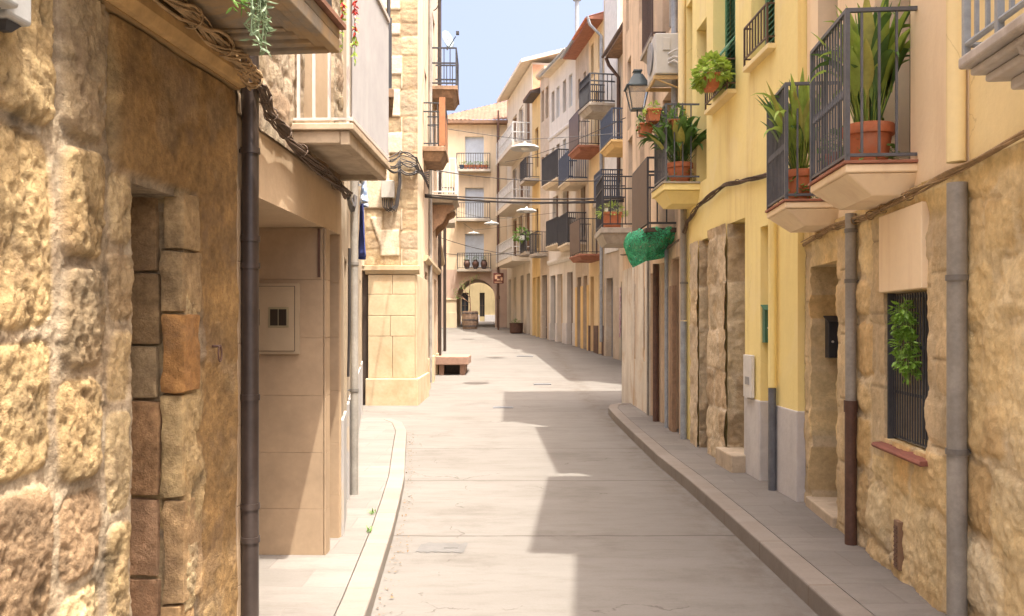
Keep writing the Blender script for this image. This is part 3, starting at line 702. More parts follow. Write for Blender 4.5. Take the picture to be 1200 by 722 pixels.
mb = MB(f2)
for a, b in zip(zz, zz[1:]): mb.box(U2(4.03), U2(4.22)-.002, .001, .012, a, b-.003)
mb.build('tile_cladding', 'beige_tile', r2, bevel=.0015)
mb = MB(f2)
for k in range(22): mb.box(U2(4.25), U2(5.7), -1.24, -1.225+.006*(k % 2), .12+k*.098, .12+k*.098+.094)
mb.build('garage_door', mat('tan_door', (.36, .26, .17), var=.15), r2)
mat('dark_gap', (.05, .035, .025), bump=0)
fj = Fr((-1.9, 5.72), (-1.28, 5.72), 1)      # jamb facing the camera
def jx(px): return (px-600)*5.72/1000+1.9
def jz(py): return EYE+(380-py)*5.72/1000
mb = MB(fj); mb.box(jx(290), jx(352), .008, .02, jz(415), jz(332)); m1 = mb.build('meter_cabinet', mat('cab_beige', (.42, .32, .21), rough=.5, var=.08), r2, bevel=.003)
mb = MB(fj); mb.box(jx(292.6), jx(346.6), .0203, .0212, jz(411.6), jz(335.4)); mb.build('gap_shade', 'dark_gap', m1)  # dark sheet round the door edge, imitates the shade in the gap
mb = MB(fj); mb.box(jx(293), jx(346), .0215, .032, jz(411), jz(336)); mb.box(jx(300), jx(345), .033, .038, jz(341.5), jz(339.5)); mb.build('cabinet_door', MATS['cab_beige'], m1, bevel=.002)
mb = MB(fj); mb.box(jx(316), jx(340), .033, .040, jz(384), jz(360)); mb.build('window_frame', mat('olive', (.30, .25, .15), rough=.5), m1, bevel=.006, seg=3)
for xa, xb, oa, ob in ((318.5, 327.5, .0405, .043), (328.5, 337.5, .0405, .043), (298, 306, .033, .037)): mb = MB(fj); mb.box(jx(xa), jx(xb), oa, ob, jz(381.5), jz(362.5)); mb.build('pane', mat('dark_pane', (.03, .022, .015), rough=.35, bump=0), m1, bevel=.003)
mb = MB(fj); mb.box(jx(372.5), jx(375.5), .004, .009, jz(325), jz(268)); mb.build('number_strip', 'rusty_pipe', r2)
S2 = [(.42, .32, .2), (.50, .40, .27), (.34, .24, .15), (.55, .45, .32)]
B2 = layout(9, 0, f2.L, 2.5, 7.5, (.10, .2), (.16, .42))
def l2fn(U, Z):
    f, body, off, col = stone_arrays(U, Z, B2, .022, .012, .03, 4, S2, (.40, .31, .21), .006)
    return f*body*.005+off*.5+(fbm(U*9, Z*9, 2)-.5)*.010+(fbm(U*32, Z*32, 5)-.5)*.012, col*(.8+.4*fbm(U*8, Z*8, 6))[..., None]
sheet(f2, 0, f2.L, 2.645, 4.4, .014, [(U2(5.2), U2(5.95), 2.83, 4.39)], l2fn, 'stone_wall', 'wall_stone', r2, depth=.25, o_base=.01)
fill(r2, f2, (U2(5.2), U2(5.95), 2.83, 4.39, .22, 'louver', 'wood_brown'))
# its balcony with the corrugated front
mb = MB(f2); ua, ub = U2(4.94), U2(6.22); PJ = .365
mb.box(ua, ub, -.02, PJ, 2.775, 2.815); mb.box(ua+.02, ub-.02, PJ-.08, PJ-.025, 2.69, 2.773); mb.box(ua+.02, ua+.07, -.02, PJ-.082, 2.70, 2.773); mb.box(ub-.07, ub-.02, -.02, PJ-.082, 2.69, 2.773); mb.box(ua+.071, ub-.071, -.02, PJ-.082, 2.725, 2.773)
bal2 = mb.build('balcony', mat('tan_render', (.50, .39, .27), rough=.85, var=.25, vs=4, streak=(.25, .17, .1), sf=.6), r2, bevel=.006)
mb = MB(f2); n = 66; k = len(mb.v)
for i in range(n*2+1):
    u = ua+.03+(ub-ua-.06)*i/(n*2); o = PJ-.018+.007*math.cos(i*math.pi/2*1.0)
    mb.v += [f2.W(u, o, 2.86), f2.W(u, o, 3.83)]
for i in range(n*2): mb.f.append((k+2*i, k+2*i+2, k+2*i+3, k+2*i+1))
cp = mb.build('corrugated_panel', mat('panel_white', (.34, .325, .32), rough=.6, var=.12, vs=5, streak=(.45, .42, .4), sf=.6, bump=0), bal2); sm = cp.modifiers.new('t', 'SOLIDIFY'); sm.thickness = .003
mb = MB(f2); r_ = .008
mb.box(ua+.02, ua+.04, .0, PJ-.03, 2.835, 2.85); mb.box(ua+.02, ub-.02, PJ-.035, PJ-.005, 2.832, 2.852); mb.box(ua+.02, ub-.02, PJ-.045, PJ-.0, 3.835, 3.865); mb.box(ua+.02, ua+.045, 0, PJ-.046, 3.835, 3.865)
for o in (.04, .13, .22): mb.box(ua+.022, ua+.038, o-.008, o+.008, 2.85, 3.835)
for u in (ua+.022, ub-.038): mb.box(u, u+.016, PJ-.043, PJ-.027, 2.815, 3.835)
mb.build('railing', mat('pinkwhite', (.62, .55, .5), rough=.5, var=.1), bal2)
# red pepper strings
for (X, Y, z0, z1, lab) in ((-.895, 4.86, 3.43, 3.12, 'string of red dried peppers hanging against the white corrugated balcony front'), (-.965, 4.86, 3.62, 3.22, 'string of red dried peppers and leaves hanging left of the corrugated balcony front')):
    root = thing('pepper_string', lab, 'pepper string', (X, Y, z1), 'dried pepper strings'); rr = random.Random(int(z0*100))
    mb = MB(); mb.tube([(X, Y, 3.84), (X, Y, z1)], .002, 5); mb.build('cord', 'leaf_mid', root)
    mb = MB()
    for k in range(26):
        t = rr.random(); p = Vector((X, Y, z0+.06-(z0+.06-z1-.12)*t)); d = (rv(rr)+Vector((0, 0, -.8))).normalized(); mb.tube([p, p+d*.012, p+d*.026+Vector((0, 0, -.006))], [.005, .006, .001], 6, local=False)
    mb.build('pepper', mat('pepper_red', (.36, .025, .02), rough=.3, var=.3, vs=20, bump=0), root, smooth=True)
    mb = MB()
    for k in range(26):
        p = Vector((X, Y, z1+rr.random()*(z0-z1))); leaf(mb, p, (rv(rr)+Vector((0, 0, -.5))).normalized(), rv(rr).normalized(), .035, .014)
    mb.build('foliage', 'leaf_bright', root, fix=False)
# black downpipe
dp = pipe(r2, f2, U2(4.09), .052, .1, 3.9, .0405, 'pipe_dark', br=(.62, .78, 1.30, 1.93, 2.06, 2.48))

# ------------------------------------------------------------------ LEFT 3
f3 = Fr((-1.25, 6.24), (-2.87, 16.3), 1); U3 = lambda Y: f3.uy(Y)
plaster('ochre_grey', (.46, .36, .24), var=.18, grime=(.3, .27, .23), gz=(.2, 1.3))
r3 = house('house', 'narrow receding house front behind the grey downpipe, hung with laundry', f3, 6.9, 5, MATS['ochre_grey'],
    [(U3(6.9), U3(7.5), .1, 2.2, .2, 'door', 'wood_brown'), (U3(8.9), U3(9.7), 1.0, 2.1, .15, 'louver', 'wood_brown'), (U3(10.8), U3(11.8), 0.1, 2.3, .25, 'door', 'wood_dark'), (U3(8.8), U3(9.7), 3.6, 5.4, .2, 'glass', 'wood_brown'), (U3(11.3), U3(12.1), 4.8, 6.6, .2, 'glass', 'wood_brown'), (U3(14), U3(15), .1, 2.4, .2, 'door', 'wood_brown')],
    z0=-.2, plinth=(plaster('grey_base', (.40, .38, .36), patch=(.5, .4, .28), pf=.7), .95, .02))
pipe(r3, f3, U3(7.76), .06, .1, 3.2, .036, 'pipe_grey', br=(1.05, 2.2))
mb = MB(f3); mb.tube([(U3(7.3), .03, 2.3), (U3(7.3), .03, 1.75), (U3(7.3), .02, 1.2)], .012, 6); mb.build('conduit', 'cable_black', r3)
bal3 = MB(f3); a, b = U3(11.4), U3(12.5); bal3.box(a, b, -.02, .50, 4.70, 4.82); bal3.taper(a+.03, b-.03, -.02, .46, 4.26, 4.698, du=.08, do1=.14); bal3 = bal3.build('balcony', 'wood_old', r3, bevel=.01)
mb = MB(f3); railing(mb, a+.02, b-.02, .49, 4.822, .95, .12, .008); mb.tube([(a+.03, .43, 4.82), (a+.03, .43, 7.5)], .025, 8); mb.build('railing', 'black_iron', bal3)
def cloth(name, lab, Y0, Y1, z0, z1, o, m, seed, cat='laundry', group='laundry on the left house front'):
    mb = MB(f3); n, q = 26, 18; k = len(mb.v)
    for j in range(q+1):
        for i in range(n+1):
            u = U3(Y0)+(U3(Y1)-U3(Y0))*i/n; t = j/q; mb.v.append(f3.W(u+.01*math.sin(j), o+.028*(.3+t)*math.sin(i*.9+seed+t*1.5)+.01*math.sin(i*.31), z1-(z1-z0)*t-.015*abs(math.sin(i*.24))))
    for j in range(q):
        for i in range(n): mb.f.append((k+j*(n+1)+i, k+j*(n+1)+i+1, k+(j+1)*(n+1)+i+1, k+(j+1)*(n+1)+i))
    o_ = mb.build(name, m, None, smooth='all'); s = o_.modifiers.new('t', 'SOLIDIFY'); s.thickness = .004; tag(o_, lab, cat, group)
mat('cloth_blue', (.04, .06, .24), rough=.95, var=.15, bump=.1, bs=200); mat('cloth_pale', (.55, .62, .72), rough=.95, var=.12, patch=(.2, .3, .5), pf=.8, pt=(.5, .53), ps=7, bump=.1, bs=200)
cloth('hanging_towel', 'navy blue towel drying on the left house front beside the grey downpipe', 8.72, 9.3, 2.36, 2.98, .11, 'cloth_blue', 0)
cloth('hanging_towel', 'pale blue and white patterned cloth drying above the navy towel', 8.55, 9.1, 2.9, 3.2, .13, 'cloth_pale', 2)
mb = MB(f3); mb.tube([(U3(8.3), .12, 3.2), (U3(8.9), .12, 3.185), (U3(9.5), .12, 3.2)], .003, 5); 
for Y in (8.3, 9.5): mb.box(U3(Y)-.012, U3(Y)+.012, -.01, .13, 3.19, 3.215)
mb.build('clothes_line', 'zinc', r3)

# ------------------------------------------------------------------ LEFT 4: quoined corner house
def X4(px): return (px-600)*.0174
def Z4(py): return EYE+(380-py)*.0174
plaster('cream_plaster', (.70, .58, .40), var=.08); mat('ashlar', (.58, .46, .29), rough=.9, var=.18, vs=2.2, patch=(.40, .24, .11), pf=.55, pt=(.52, .7), ps=1.1, bump=.25, bs=60)  # corner house plaster in its own cream colour, and its ashlar
r4 = thing('house', 'corner house with bare stone quoins, white plaster patches and a yellow ashlar base', 'house', (-2.4, 17.6, 0))
f4 = Fr((-6.2, 17.4), (-1.93, 17.4), 1); g4 = lambda px: X4(px)+6.2
mb = MB(); mb.prism([(-6.2, 17.46), (-1.98, 17.46), (-2.05, 19.6), (-6.2, 19.6)], -.2, 14.5); mb.build('wall', 'cream_plaster', r4)
QL = [(-160, -140), (-118, -100), (-76, -60), (-34, -12), (12, 27), (42, 65), (88, 105), (137, 155)]
QB = []
yb = sorted(set([-200, 312] + [k for q in QL for k in q] + [180, 200, 222, 245, 270, 292]))
for a, b in zip(yb, yb[1:]): QB.append((g4(470)+(.03 if (a*7) % 3 else -.02), g4(490)+.1, Z4(b), Z4(a)))
for a, b in QL: QB.append((g4(449), g4(470), Z4(b), Z4(a)))
for a, b in ((180, 212), (212, 245)): QB.append((g4(457), g4(470), Z4(b), Z4(a)))
for a, b in ((245, 270), (270, 292), (292, 312)):
    QB.append((g4(428), g4(449), Z4(b), Z4(a))); QB.append((g4(449), g4(470), Z4(b), Z4(a)))
def l4fn(U, Z):
    f, body, off, col = stone_arrays(U, Z, QB, .016, .010, .02, 6, [(.46, .35, .21), (.52, .41, .26), (.42, .31, .19), (.54, .43, .29)], (.40, .29, .17), .006)
    inb = np.zeros_like(U, bool)
    for a, b, c, d in QB: inb |= (U >= a-.01) & (U <= b) & (Z >= c-.01) & (Z <= d+.01)
    px = (U-6.2)/.0174+600; py = 380-(Z-EYE)/.0174
    pat = ((px > 446) & (px < 467) & (py > 270) & (py < 300)) | ((py > 255) & (py < 300) & (px > 434+(py-255)*.35) & (px < 447)) & (py < 300) & (px > 430+((py-245)/55)**2*17)
    pl = (~inb) | pat
    pc = np.array((.74, .63, .46))[None, None]*np.ones(U.shape+(1,))
    h = np.where(pl, .028+(fbm(U*5, Z*5, 3)-.5)*.006, f*body*.006+off*.6+(fbm(U*9, Z*9, 8)-.5)*.014+(fbm(U*20, Z*30, 9)-.5)*.012)
    return h, np.where(pl[..., None], pc, col*(.8+.4*fbm(U*3, Z*8, 5))[..., None])
sheet(f4, g4(410), g4(489.5), Z4(312), 8.6, .022, [], l4fn, 'quoin_wall', 'wall_stone', r4, depth=.1, o_base=.0)
mb = MB(f4); mb.box(g4(380), g4(409.9), -.05, .03, -.2, 8.6); mb.build('wall', 'cream_plaster', r4)
mb = MB(f4)
for i, (a, b) in enumerate(((322, 345), (345, 370), (370, 394), (394, 443))):
    cut = [432, 460.6, 487] if i != 1 else [432, 487]
    if i == 2: cut = [432, 458, 487]
    for c, d in zip(cut, cut[1:]): mb.box(g4(c), g4(d)-.006, -.04, .06, Z4(b), Z4(a)-.006)
mb.box(g4(486.9), g4(488.6), -2.1, .058, .55, 2.655)
mb.build('ashlar_base', 'ashlar', r4, bevel=.008)
mb = MB(f4); mb.box(g4(429), g4(490.6), -2.2, .10, -.1, Z4(443)-.005); mb.build('plinth', 'ashlar', r4, bevel=.02)
mb = MB(f4); mb.prof([(-.04, 2.665), (.07, 2.665), (.12, 2.75), (.12, 2.84), (-.04, 2.85)], g4(428.5), g4(492)); mb.build('cornice', 'ashlar', r4, bevel=.008)
mb = MB(f4); mb.box(g4(424.5), g4(431.5), -.3, -.02, .0, Z4(318)); mb.build('door', 'wood_dark', r4)
mb = MB(f4); mb.box(g4(405), g4(431.8), -.2, .0, Z4(317), Z4(300)); mb.build('lintel', 'cream_plaster', r4)
# grey cable box on this wall with loops of cable
rt = thing('junction_box', 'grey cable box with looping cables on the quoined corner house', 'junction box', (X4(457), 17.3, Z4(236)))
mb = MB(f4); mb.box(g4(448), g4(463), .05, .17, Z4(233), Z4(213)); mb.build('case', mat('box_grey', (.5, .48, .43), rough=.6), rt, bevel=.01)
mb = MB(f4)
for k in range(6):
    a = 449+k*2.2; mb.tube([(g4(a), .12, Z4(232)), (g4(a+1), .13, Z4(243+k % 3)), (g4(a+5), .12, Z4(248+k % 2)), (g4(464+k*.7), .10, Z4(241)), (g4(468+k*.5), .09, Z4(215)), (g4(467+k*.6), .08, Z4(190))], .011, 5)
mb.build('cable', 'cable_black', rt, smooth='all')

# ------------------------------------------------------------------ LEFT 5 / 6 / 7
f5 = Fr((-2.03, 19.6), (-2.2, 25.4), 1); f6 = Fr((-2.2, 25.4), (-2.72, 33), 1); f7 = Fr((-2.72, 33), (-4.25, 51.3), 1)
plaster('cream_pink', (.62, .48, .34)); plaster('stone_beige', (.48, .40, .30), var=.2)
U = f5.uy
r5 = house('house', 'tall cream house with white louvred shutters and a satellite dish on its top balcony', f5, 13, 5, MATS['cream_pink'],
    [(U(19.9), U(20.6), 5.75, 7.6, .12, 'half', 'wood_brown', 'white_paint'), (U(21.5), U(22.6), .0, 2.7, .2, 'door', 'white_paint'), (U(20.0), U(20.9), .0, 2.9, .2, 'door', 'wood_brown'), (U(23.4), U(24.6), .0, 2.9, .2, 'door', 'wood_old'),
     (U(22.8), U(23.8), 8.0, 10, .12, 'half', 'wood_brown', 'white_paint'), (U(23), U(24.2), 5.15, 7.2, .12, 'half', 'wood_brown', 'white_paint'), (U(19.9), U(20.9), 9, 11, .12, 'louver', 'white_paint'), (U(21.6), U(22.4), 5.5, 7.3, .12, 'glass', 'wood_brown')], z0=-.2,
    plinth=('ashlar', .8, .04), band=[(3.1, .14, .10, 'ashlar')])
bb = balcony(r5, f5, U(19.5), U(20.9), 5.72, .52, 1.0, .32, 'wood_old', 'black_iron', style='taper', mid=.8)
mb = MB(f5); mb.box(U(19.5)+.02, U(20.9)-.02, -.0, .50, 5.722, 5.73)
mb = MB(f5); mb.box(U(19.52), U(19.55), .36, .50, 5.74, 6.85); mb.box(U(20.0), U(20.85), .47, .49, 5.78, 6.55); mb.build('wooden_screen', 'wood_orange', bb)
bd = balcony(r5, f5, U(22.5), U(24.1), 7.95, .68, 1.0, .30, 'wood_old', 'black_iron', style='taper', mid=.6, r=.012)
bc = balcony(r5, f5, U(22.6), U(24.6), 5.10, .66, .95, .20, 'slab_concrete', 'white_metal', style='taper', r=.012)
for Y in (22.9, 24.2):
    mb = MB(f5); pts = [(.0, 4.86), (.55, 4.86), (.58, 4.78), (.5, 4.68), (.38, 4.62), (.34, 4.5), (.25, 4.36), (.12, 4.28), (.0, 4.1)]
    mb.prof(pts, U(Y), U(Y)+.16); mb.build('corbel', 'wood_old', bc, bevel=.01)
for Y, lab in ((21.6, 'first'),):
    pipe(r5, f5, U(21.2), .05, .2, 12, .045, 'pipe_grey'); pipe(r5, f5, U(25.2), .06, .2, 12.5, .05, 'pipe_dark')
# satellite dish
c = f5.W(U(22.7), .40, 9.22); rt = thing('satellite_dish', 'grey-white satellite dish on the top left balcony railing', 'satellite dish', (c.x, c.y, 8.95))
mb = MB(); k = len(mb.v); ax = Vector((.75, -.6, .25)).normalized(); s1 = ax.cross(Vector((0, 0, 1))).normalized(); s2 = s1.cross(ax)
K, Nn = 6, 28
for i in range(K+1):
    r_ = .22*i/K+.001
    for j in range(Nn): a = 2*math.pi*j/Nn; mb.v.append(c + s1*r_*math.cos(a) + s2*r_*1.1*math.sin(a) + ax*(r_*r_*.5))
for i in range(K):
    for j in range(Nn): mb.f.append((k+i*Nn+j, k+i*Nn+(j+1) % Nn, k+(i+1)*Nn+(j+1) % Nn, k+(i+1)*Nn+j))
d_ = mb.build('dish', mat('dish_grey', (.22, .27, .29), rough=.5), rt, smooth='all'); s = d_.modifiers.new('t', 'SOLIDIFY'); s.thickness = .008
mb = MB(); mb.tube([c-s2*.22, c+ax*.3-s2*.05], .012, 6, local=False); mb.box(c.x+ax.x*.38-.04, c.x+ax.x*.38+.04, c.y+ax.y*.38-.05, c.y+ax.y*.38+.05, c.z+.06, c.z+.14); mb.build('receiver_arm', 'black_iron', rt)
mb = MB(); mb.tube([(c.x, c.y, 8.95), (c.x, c.y, c.z)], .022, 8); mb.build('mast', 'zinc', rt)
U = f6.uy
r6 = house('house', 'beige house far along the left side beyond the dish balcony', f6, 12.5, 5, MATS['stone_beige'],
    [(U(26.3), U(27.4), .3, 3.2, .2, 'door', 'wood_old'), (U(28.6), U(29.8), .3, 3.2, .2, 'door', 'wood_brown'), (U(31), U(32), .4, 3.4, .2, 'door', 'wood_dark'), (U(26.4), U(27.3), 5.0, 7, .12, 'louver', 'wood_brown'), (U(29.4), U(30.3), 5.0, 7, .12, 'louver', 'white_paint'), (U(26.4), U(27.3), 8.0, 10, .12, 'louver', 'wood_brown'), (U(29.4), U(30.3), 8.0, 10, .12, 'louver', 'white_paint')], band=[(3.9, .15, .12, 'ashlar')])
balcony(r6, f6, U(26.2), U(27.6), 4.9, .5, .95, .14)
U = f7.uy
r7 = house('house', 'farthest house on the left side, seen edge-on before the arch', f7, 11, 5, MATS['cream_pink'],
    [(U(y), U(y+1.1), 1.0, 3.6, .2, 'door', 'wood_brown') for y in (35, 39, 43, 47)] + [(U(y), U(y+1), 5.4, 7.3, .12, 'louver', 'white_paint') for y in (35, 39, 43, 47)])
pipe(r7, f7, U(33.2), .12, .6, 6, .06, 'pipe_dark')
# ------------------------------------------------------------------ RIGHT 0/1: stone base, cream house
fR = Fr((1.982, 1.0), (2.541, 7.35), -1); UR = fR.uy
CR = [(.78, .58, .30), (.68, .48, .23), (.84, .68, .40), (.78, .54, .24), (.70, .55, .33), (.88, .74, .48)]
BRt = layout(21, 0, UR(7.4), -.1, 2.6, (.22, .42), (.28, .6))
def rfn(U, Z):
    f, body, off, col = stone_arrays(U, Z, BRt, .035, .03, .075, 31, CR, (.74, .60, .38), .010)
    Y = 1.0+U*fR.u.y
    smear = np.clip((fbm(U*2.2, Z*2.2, 41, 5)-.46)*7, 0, 1)          # pointing smeared over the stones
    sm = smear[..., None]
    h = f*body*.026*(1-smear*.7)+off*(1-smear*.6)+smear*.008+(fbm(U*8, Z*8, 42)-.5)*.026+(fbm(U*30, Z*30, 43)-.5)*.018
    ochre = np.array((.90, .70, .36)); c2 = col*(1-sm*.7)+ochre*sm*.7*(.8+.4*fbm(U*5, Z*5, 44))[..., None]
    # pale dressed jamb stones round the window and door
    jam = ((Y > 4.25) & (Y < 4.71) & (Z > .95)) | ((Y > 5.38) & (Y < 5.62) & (Z > .8)) | ((Y > 5.95) & (Y < 6.4)) | (Y > 7.2)
    j = jam[..., None]*.75
    js = np.array((.64, .50, .31))*(.8+.4*fbm(U*4, Z*7, 45))[..., None]
    seam = np.clip(1-np.abs(((Z+.07*np.floor(Y*3)) % .47)-.02)/.012, 0, 1)*jam
    c2 = c2*(1-j)+js*j; c2 = c2*(1-.45*seam[..., None]); h = h*(1-.6*jam)+.012*jam-.01*seam
    dirt = np.clip((.55-Z+(fbm(U*3, Z*3, 46)-.5)*.8)*1.5, 0, 1)[..., None]
    c2 = c2*(1-dirt*.35)+np.array((.40, .34, .26))*dirt*.35
    tone = .84+.42*fbm(U*3.5, Z*3.5, 47, 5)
    top = np.clip((Z-2.27+(fbm(U*2.5, Z*4, 49)-.5)*.3)*12, 0, 1)[..., None]
    c2 = c2*(1-top)+np.array((.80, .60, .28))*top
    return h, c2*tone[..., None]
WY0, WY1, WZ0, WZ1 = 4.715, 5.385, .93, 1.845
DY0, DY1 = 6.42, 7.18
holesR = [(UR(WY0), UR(WY1), WZ0, WZ1), (UR(DY0), UR(DY1), -.1, 2.13)]
q1 = thing('house', 'cream house with an exposed ochre stone ground floor, barred window and two railed balconies', 'house', (2.35, 5.6, .12))
sheet(fR, UR(1.3), fR.L, -.1, 2.44, .0115, holesR, rfn, 'stone_wall', 'wall_stone', q1, depth=.30, o_base=0)
plaster('cream_wall', (.91, .73, .49), crack=0, var=.05, sf=.5, streak=(.66, .46, .28)); plaster('yellow_wall', (.91, .75, .32), var=.05, sf=.55, streak=(.66, .47, .2), patch=(.88, .74, .42), pf=.35, pt=(.52, .64), ps=1.1)
plaster('yellow_pale', (.87, .71, .38), var=.06, sf=.2)
mb = MB(fR); hs = [(UR(5.0), UR(5.62), 2.62, 4.75), (UR(6.45), UR(7.0), 2.62, 4.75), (UR(5.0), UR(5.62), 5.3, 6.8), (UR(6.45), UR(7.0), 5.3, 6.8)]
shell(mb, UR(4.24), fR.L, 2.445, 7.1, hs, back=.4); mb.box(UR(4.24), fR.L-.003, -7, -.402, -.2, 7.09); mb.box(UR(4.24), UR(7.35)-.01, -.39, -.31, -.2, 2.43); mb.build('wall', 'cream_wall', q1)
for h in hs: fill(q1, fR, (*h, .22, 'half' if h[2] < 3 else 'louver', 'wood_brown', 'wood_brown'))
roof(q1, fR, UR(4.25), fR.L, 7.1, .48, 5, .2, soffit='wood_old', gut='zinc')
# plaster panel above window
mb = MB(fR); mb.box(UR(WY0)-.0, UR(WY1)+.02, -.02, .046, WZ1+.004, 2.33); mb.build('plaster_panel', 'cream_wall', q1, bevel=.006)
# barred window
mb = MB(fR); a, b = UR(WY0), UR(WY1); mb.box(a, b, -.29, -.22, WZ0, WZ1); w_ = mb.build('window', mat('dark_inside', (.012, .012, .014), rough=.5, bump=0), q1)
mb = MB(fR); n = 17
for i in range(n): u = a+.015+(b-a-.03)*i/(n-1); mb.box(u-.004, u+.004, -.034, -.026, WZ0+.02, WZ1-.01)
for z in (WZ0+.02, WZ0+.30, WZ1-.33, WZ1-.03): mb.box(a+.005, b-.005, -.045, -.0355, z-.009, z+.009)
for u in (a+.008, b-.008): mb.box(u-.007, u+.007, -.047, -.0, WZ0, WZ1)
mb.build('grille', 'bar_iron', w_)
mb = MB(fR); mb.prof([(-.28, WZ0-.002), (.075, WZ0-.03), (.085, WZ0-.045), (.075, WZ0-.06), (-.02, WZ0-.055), (-.28, WZ0-.05)], a-.06, b+.05); mb.build('sill', mat('red_sill', (.30, .11, .075), rough=.7, var=.25, vs=8), q1, bevel=.004)
# vine on the window bars
root = thing('potted_vine', 'bright green leafy vine hanging on the black window bars', 'vine', fR.W(UR(5.08), .03, 1.25))
mb = MB(); 
for k, (dy, dz, ry, rz, n_) in enumerate([(.02, .33, .05, .05, 80), (.02, .24, .07, .07, 130), (-.0, .13, .09, .08, 150), (-.03, .03, .07, .06, 90), (-.07, -.04, .03, .035, 24)]):
    c = fR.W(UR(4.99+dy), .035, 1.40+dz); clump(mb, c, (.055, ry*1.15, rz), n_, .042, .02, 60+k)
mb.build('foliage', mat('leaf_vine', (.24, .42, .06), rough=.45, var=.35, vs=14, trans=.3, bump=0), root, fix=False)
mb = MB(); mb.tube([fR.W(UR(5.10), .0, 1.75), fR.W(UR(5.04), .03, 1.6), fR.W(UR(4.98), .04, 1.45), fR.W(UR(4.92), .03, 1.30)], .004, 5, local=False); mb.build('stem', 'wood_brown', root)
# doorway: door, step, jamb cladding
mb = MB(fR); a, b = UR(DY0), UR(DY1); mb.box(a, b, -.38, -.30, .12, 2.12)
for (p, q) in ((.1, .5), (.58, 1.0), (1.08, 1.5), (1.58, 1.92)): mb.box(a+.1, b-.1, -.31, -.285, .2+p, .2+q)
d_ = mb.build('door', 'wood_dark', q1, bevel=.004); mb = MB(fR); mb.sphere(fR.W(a+.08, -.27, 1.1), .028, 6); mb.build('handle', 'zinc', d_)
mb = MB(fR); mb.box(a-.01, b+.03, -.30, .05, .0, .20); mb.build('doorstep', mat('step_stone', (.52, .42, .30), var=.2, vs=4, patch=(.34, .26, .18), pf=.5, ps=4), q1, bevel=.012)
mb = MB(fR); mb.box(UR(5.08), UR(5.16), .0, .040, .18, .47)
v_ = mb.build('vent_cover', mat('vent_brown', (.28, .17, .1), rough=.6), q1, bevel=.003); mb = MB(fR)
for k in range(9): mb.prof([(.0405, .205+k*.028), (.048, .200+k*.028), (.0405, .218+k*.028)], UR(5.095), UR(5.145))
mb.build('slat', 'rusty_pipe', v_)
# balconies
for (y0, y1, seed) in ((4.89, 5.68, 0), (6.40, 7.06, 1)):
    pj = .40
    mb = MB(fR); a, b = UR(y0), UR(y1); mb.box(a, b, -.02, pj, 2.525, 2.575); mb.taper(a+.01, b-.01, -.02, pj-.01, 2.40, 2.523, du=.07, do1=.16)
    bl = mb.build('balcony', 'cream_wall', q1, bevel=.01)
    mb = MB(fR); mb.box(a-.012, b+.012, .0, pj+.012, 2.577, 2.594); mb.build('tile_edge', 'red_tile', bl, bevel=.002)
    mb = MB(fR); rr_ = .009; o1 = pj-.012; zb, zt = 2.63, 3.465
    mb.box(a+.0, b-.0, o1-.012, o1+.012, zt-.012, zt+.010); mb.box(a, b, o1-.009, o1+.009, zb-.012, zb+.006)
    for u in (a+.012, b-.012): mb.box(u-.012, u+.012, 0, o1-.0125, zt-.012, zt+.010); mb.box(u-.009, u+.009, 0, o1-.01, zb-.012, zb+.006)
    for u in (a+.013, b-.013): mb.box(u-.013, u+.013, o1-.013, o1+.013, 2.594, zt-.012)
    n = 13
    for i in range(1, n): u = a+.013+(b-a-.026)*i/n; mb.box(u-.005, u+.005, o1-.005, o1+.005, zb, zt-.012)
    for u in (a+.013, b-.013):
        for i in (1, 2, 3): o = o1*i/4+.015; mb.box(u-.0065, u+.0065, o-.0065, o+.0065, zb, zt-.012)
    for i in range(1, n, 1):    # short twisted ornament halfway up each front bar
        u = a+.013+(b-a-.026)*i/n; mb.tube([(u, o1, 2.93+.04), (u, o1, 2.98), (u, o1, 3.03)], [.007, .013, .007], 6)
    mb.build('railing', 'grey_iron', bl)
aspidistra('big aspidistra in a wide terracotta pot on the nearer cream balcony', tuple(fR.W(UR(5.22), .17, 2.595)), .15, .27, 84, .74, .10, 3, lean=(-.0, .0), spread=.40)
aspidistra('leafy aspidistra in a narrow terracotta pot on the farther cream balcony', tuple(fR.W(UR(6.62), .24, 2.595)), .11, .25, 46, .72, .085, 4, lean=(-.06, .0), spread=.42)
# second small pot
root = thing('potted_plant', 'small round-leaved plant in the terracotta pot tucked left of the big aspidistra', 'potted plant', tuple(fR.W(UR(5.52), .26, 2.595))); c = tuple(fR.W(UR(5.52), .26, 2.595)); pot_mesh(root, c, .09, .16)
mb = MB(); clump(mb, (c[0], c[1], c[2]+.2), (.10, .12, .12), 150, .045, .04, 77); mb.build('foliage', 'leaf_mid', root, fix=False)
# downpipes on the stone wall
pg = pipe(q1, fR, UR(5.93), .060, 1.10, 2.42, .037, 'pipe_grey', br=(1.95, 2.3)); pipe(q1, fR, UR(5.93), .060, .12, 1.08, .040, 'rusty_pipe', name='iron_pipe')
mb = MB(fR); mb.tube([(UR(5.93), .06, 1.04), (UR(5.93), .06, 1.12)], .047, 14); mb.build('pipe_collar', 'rusty_pipe', pg, smooth=True)
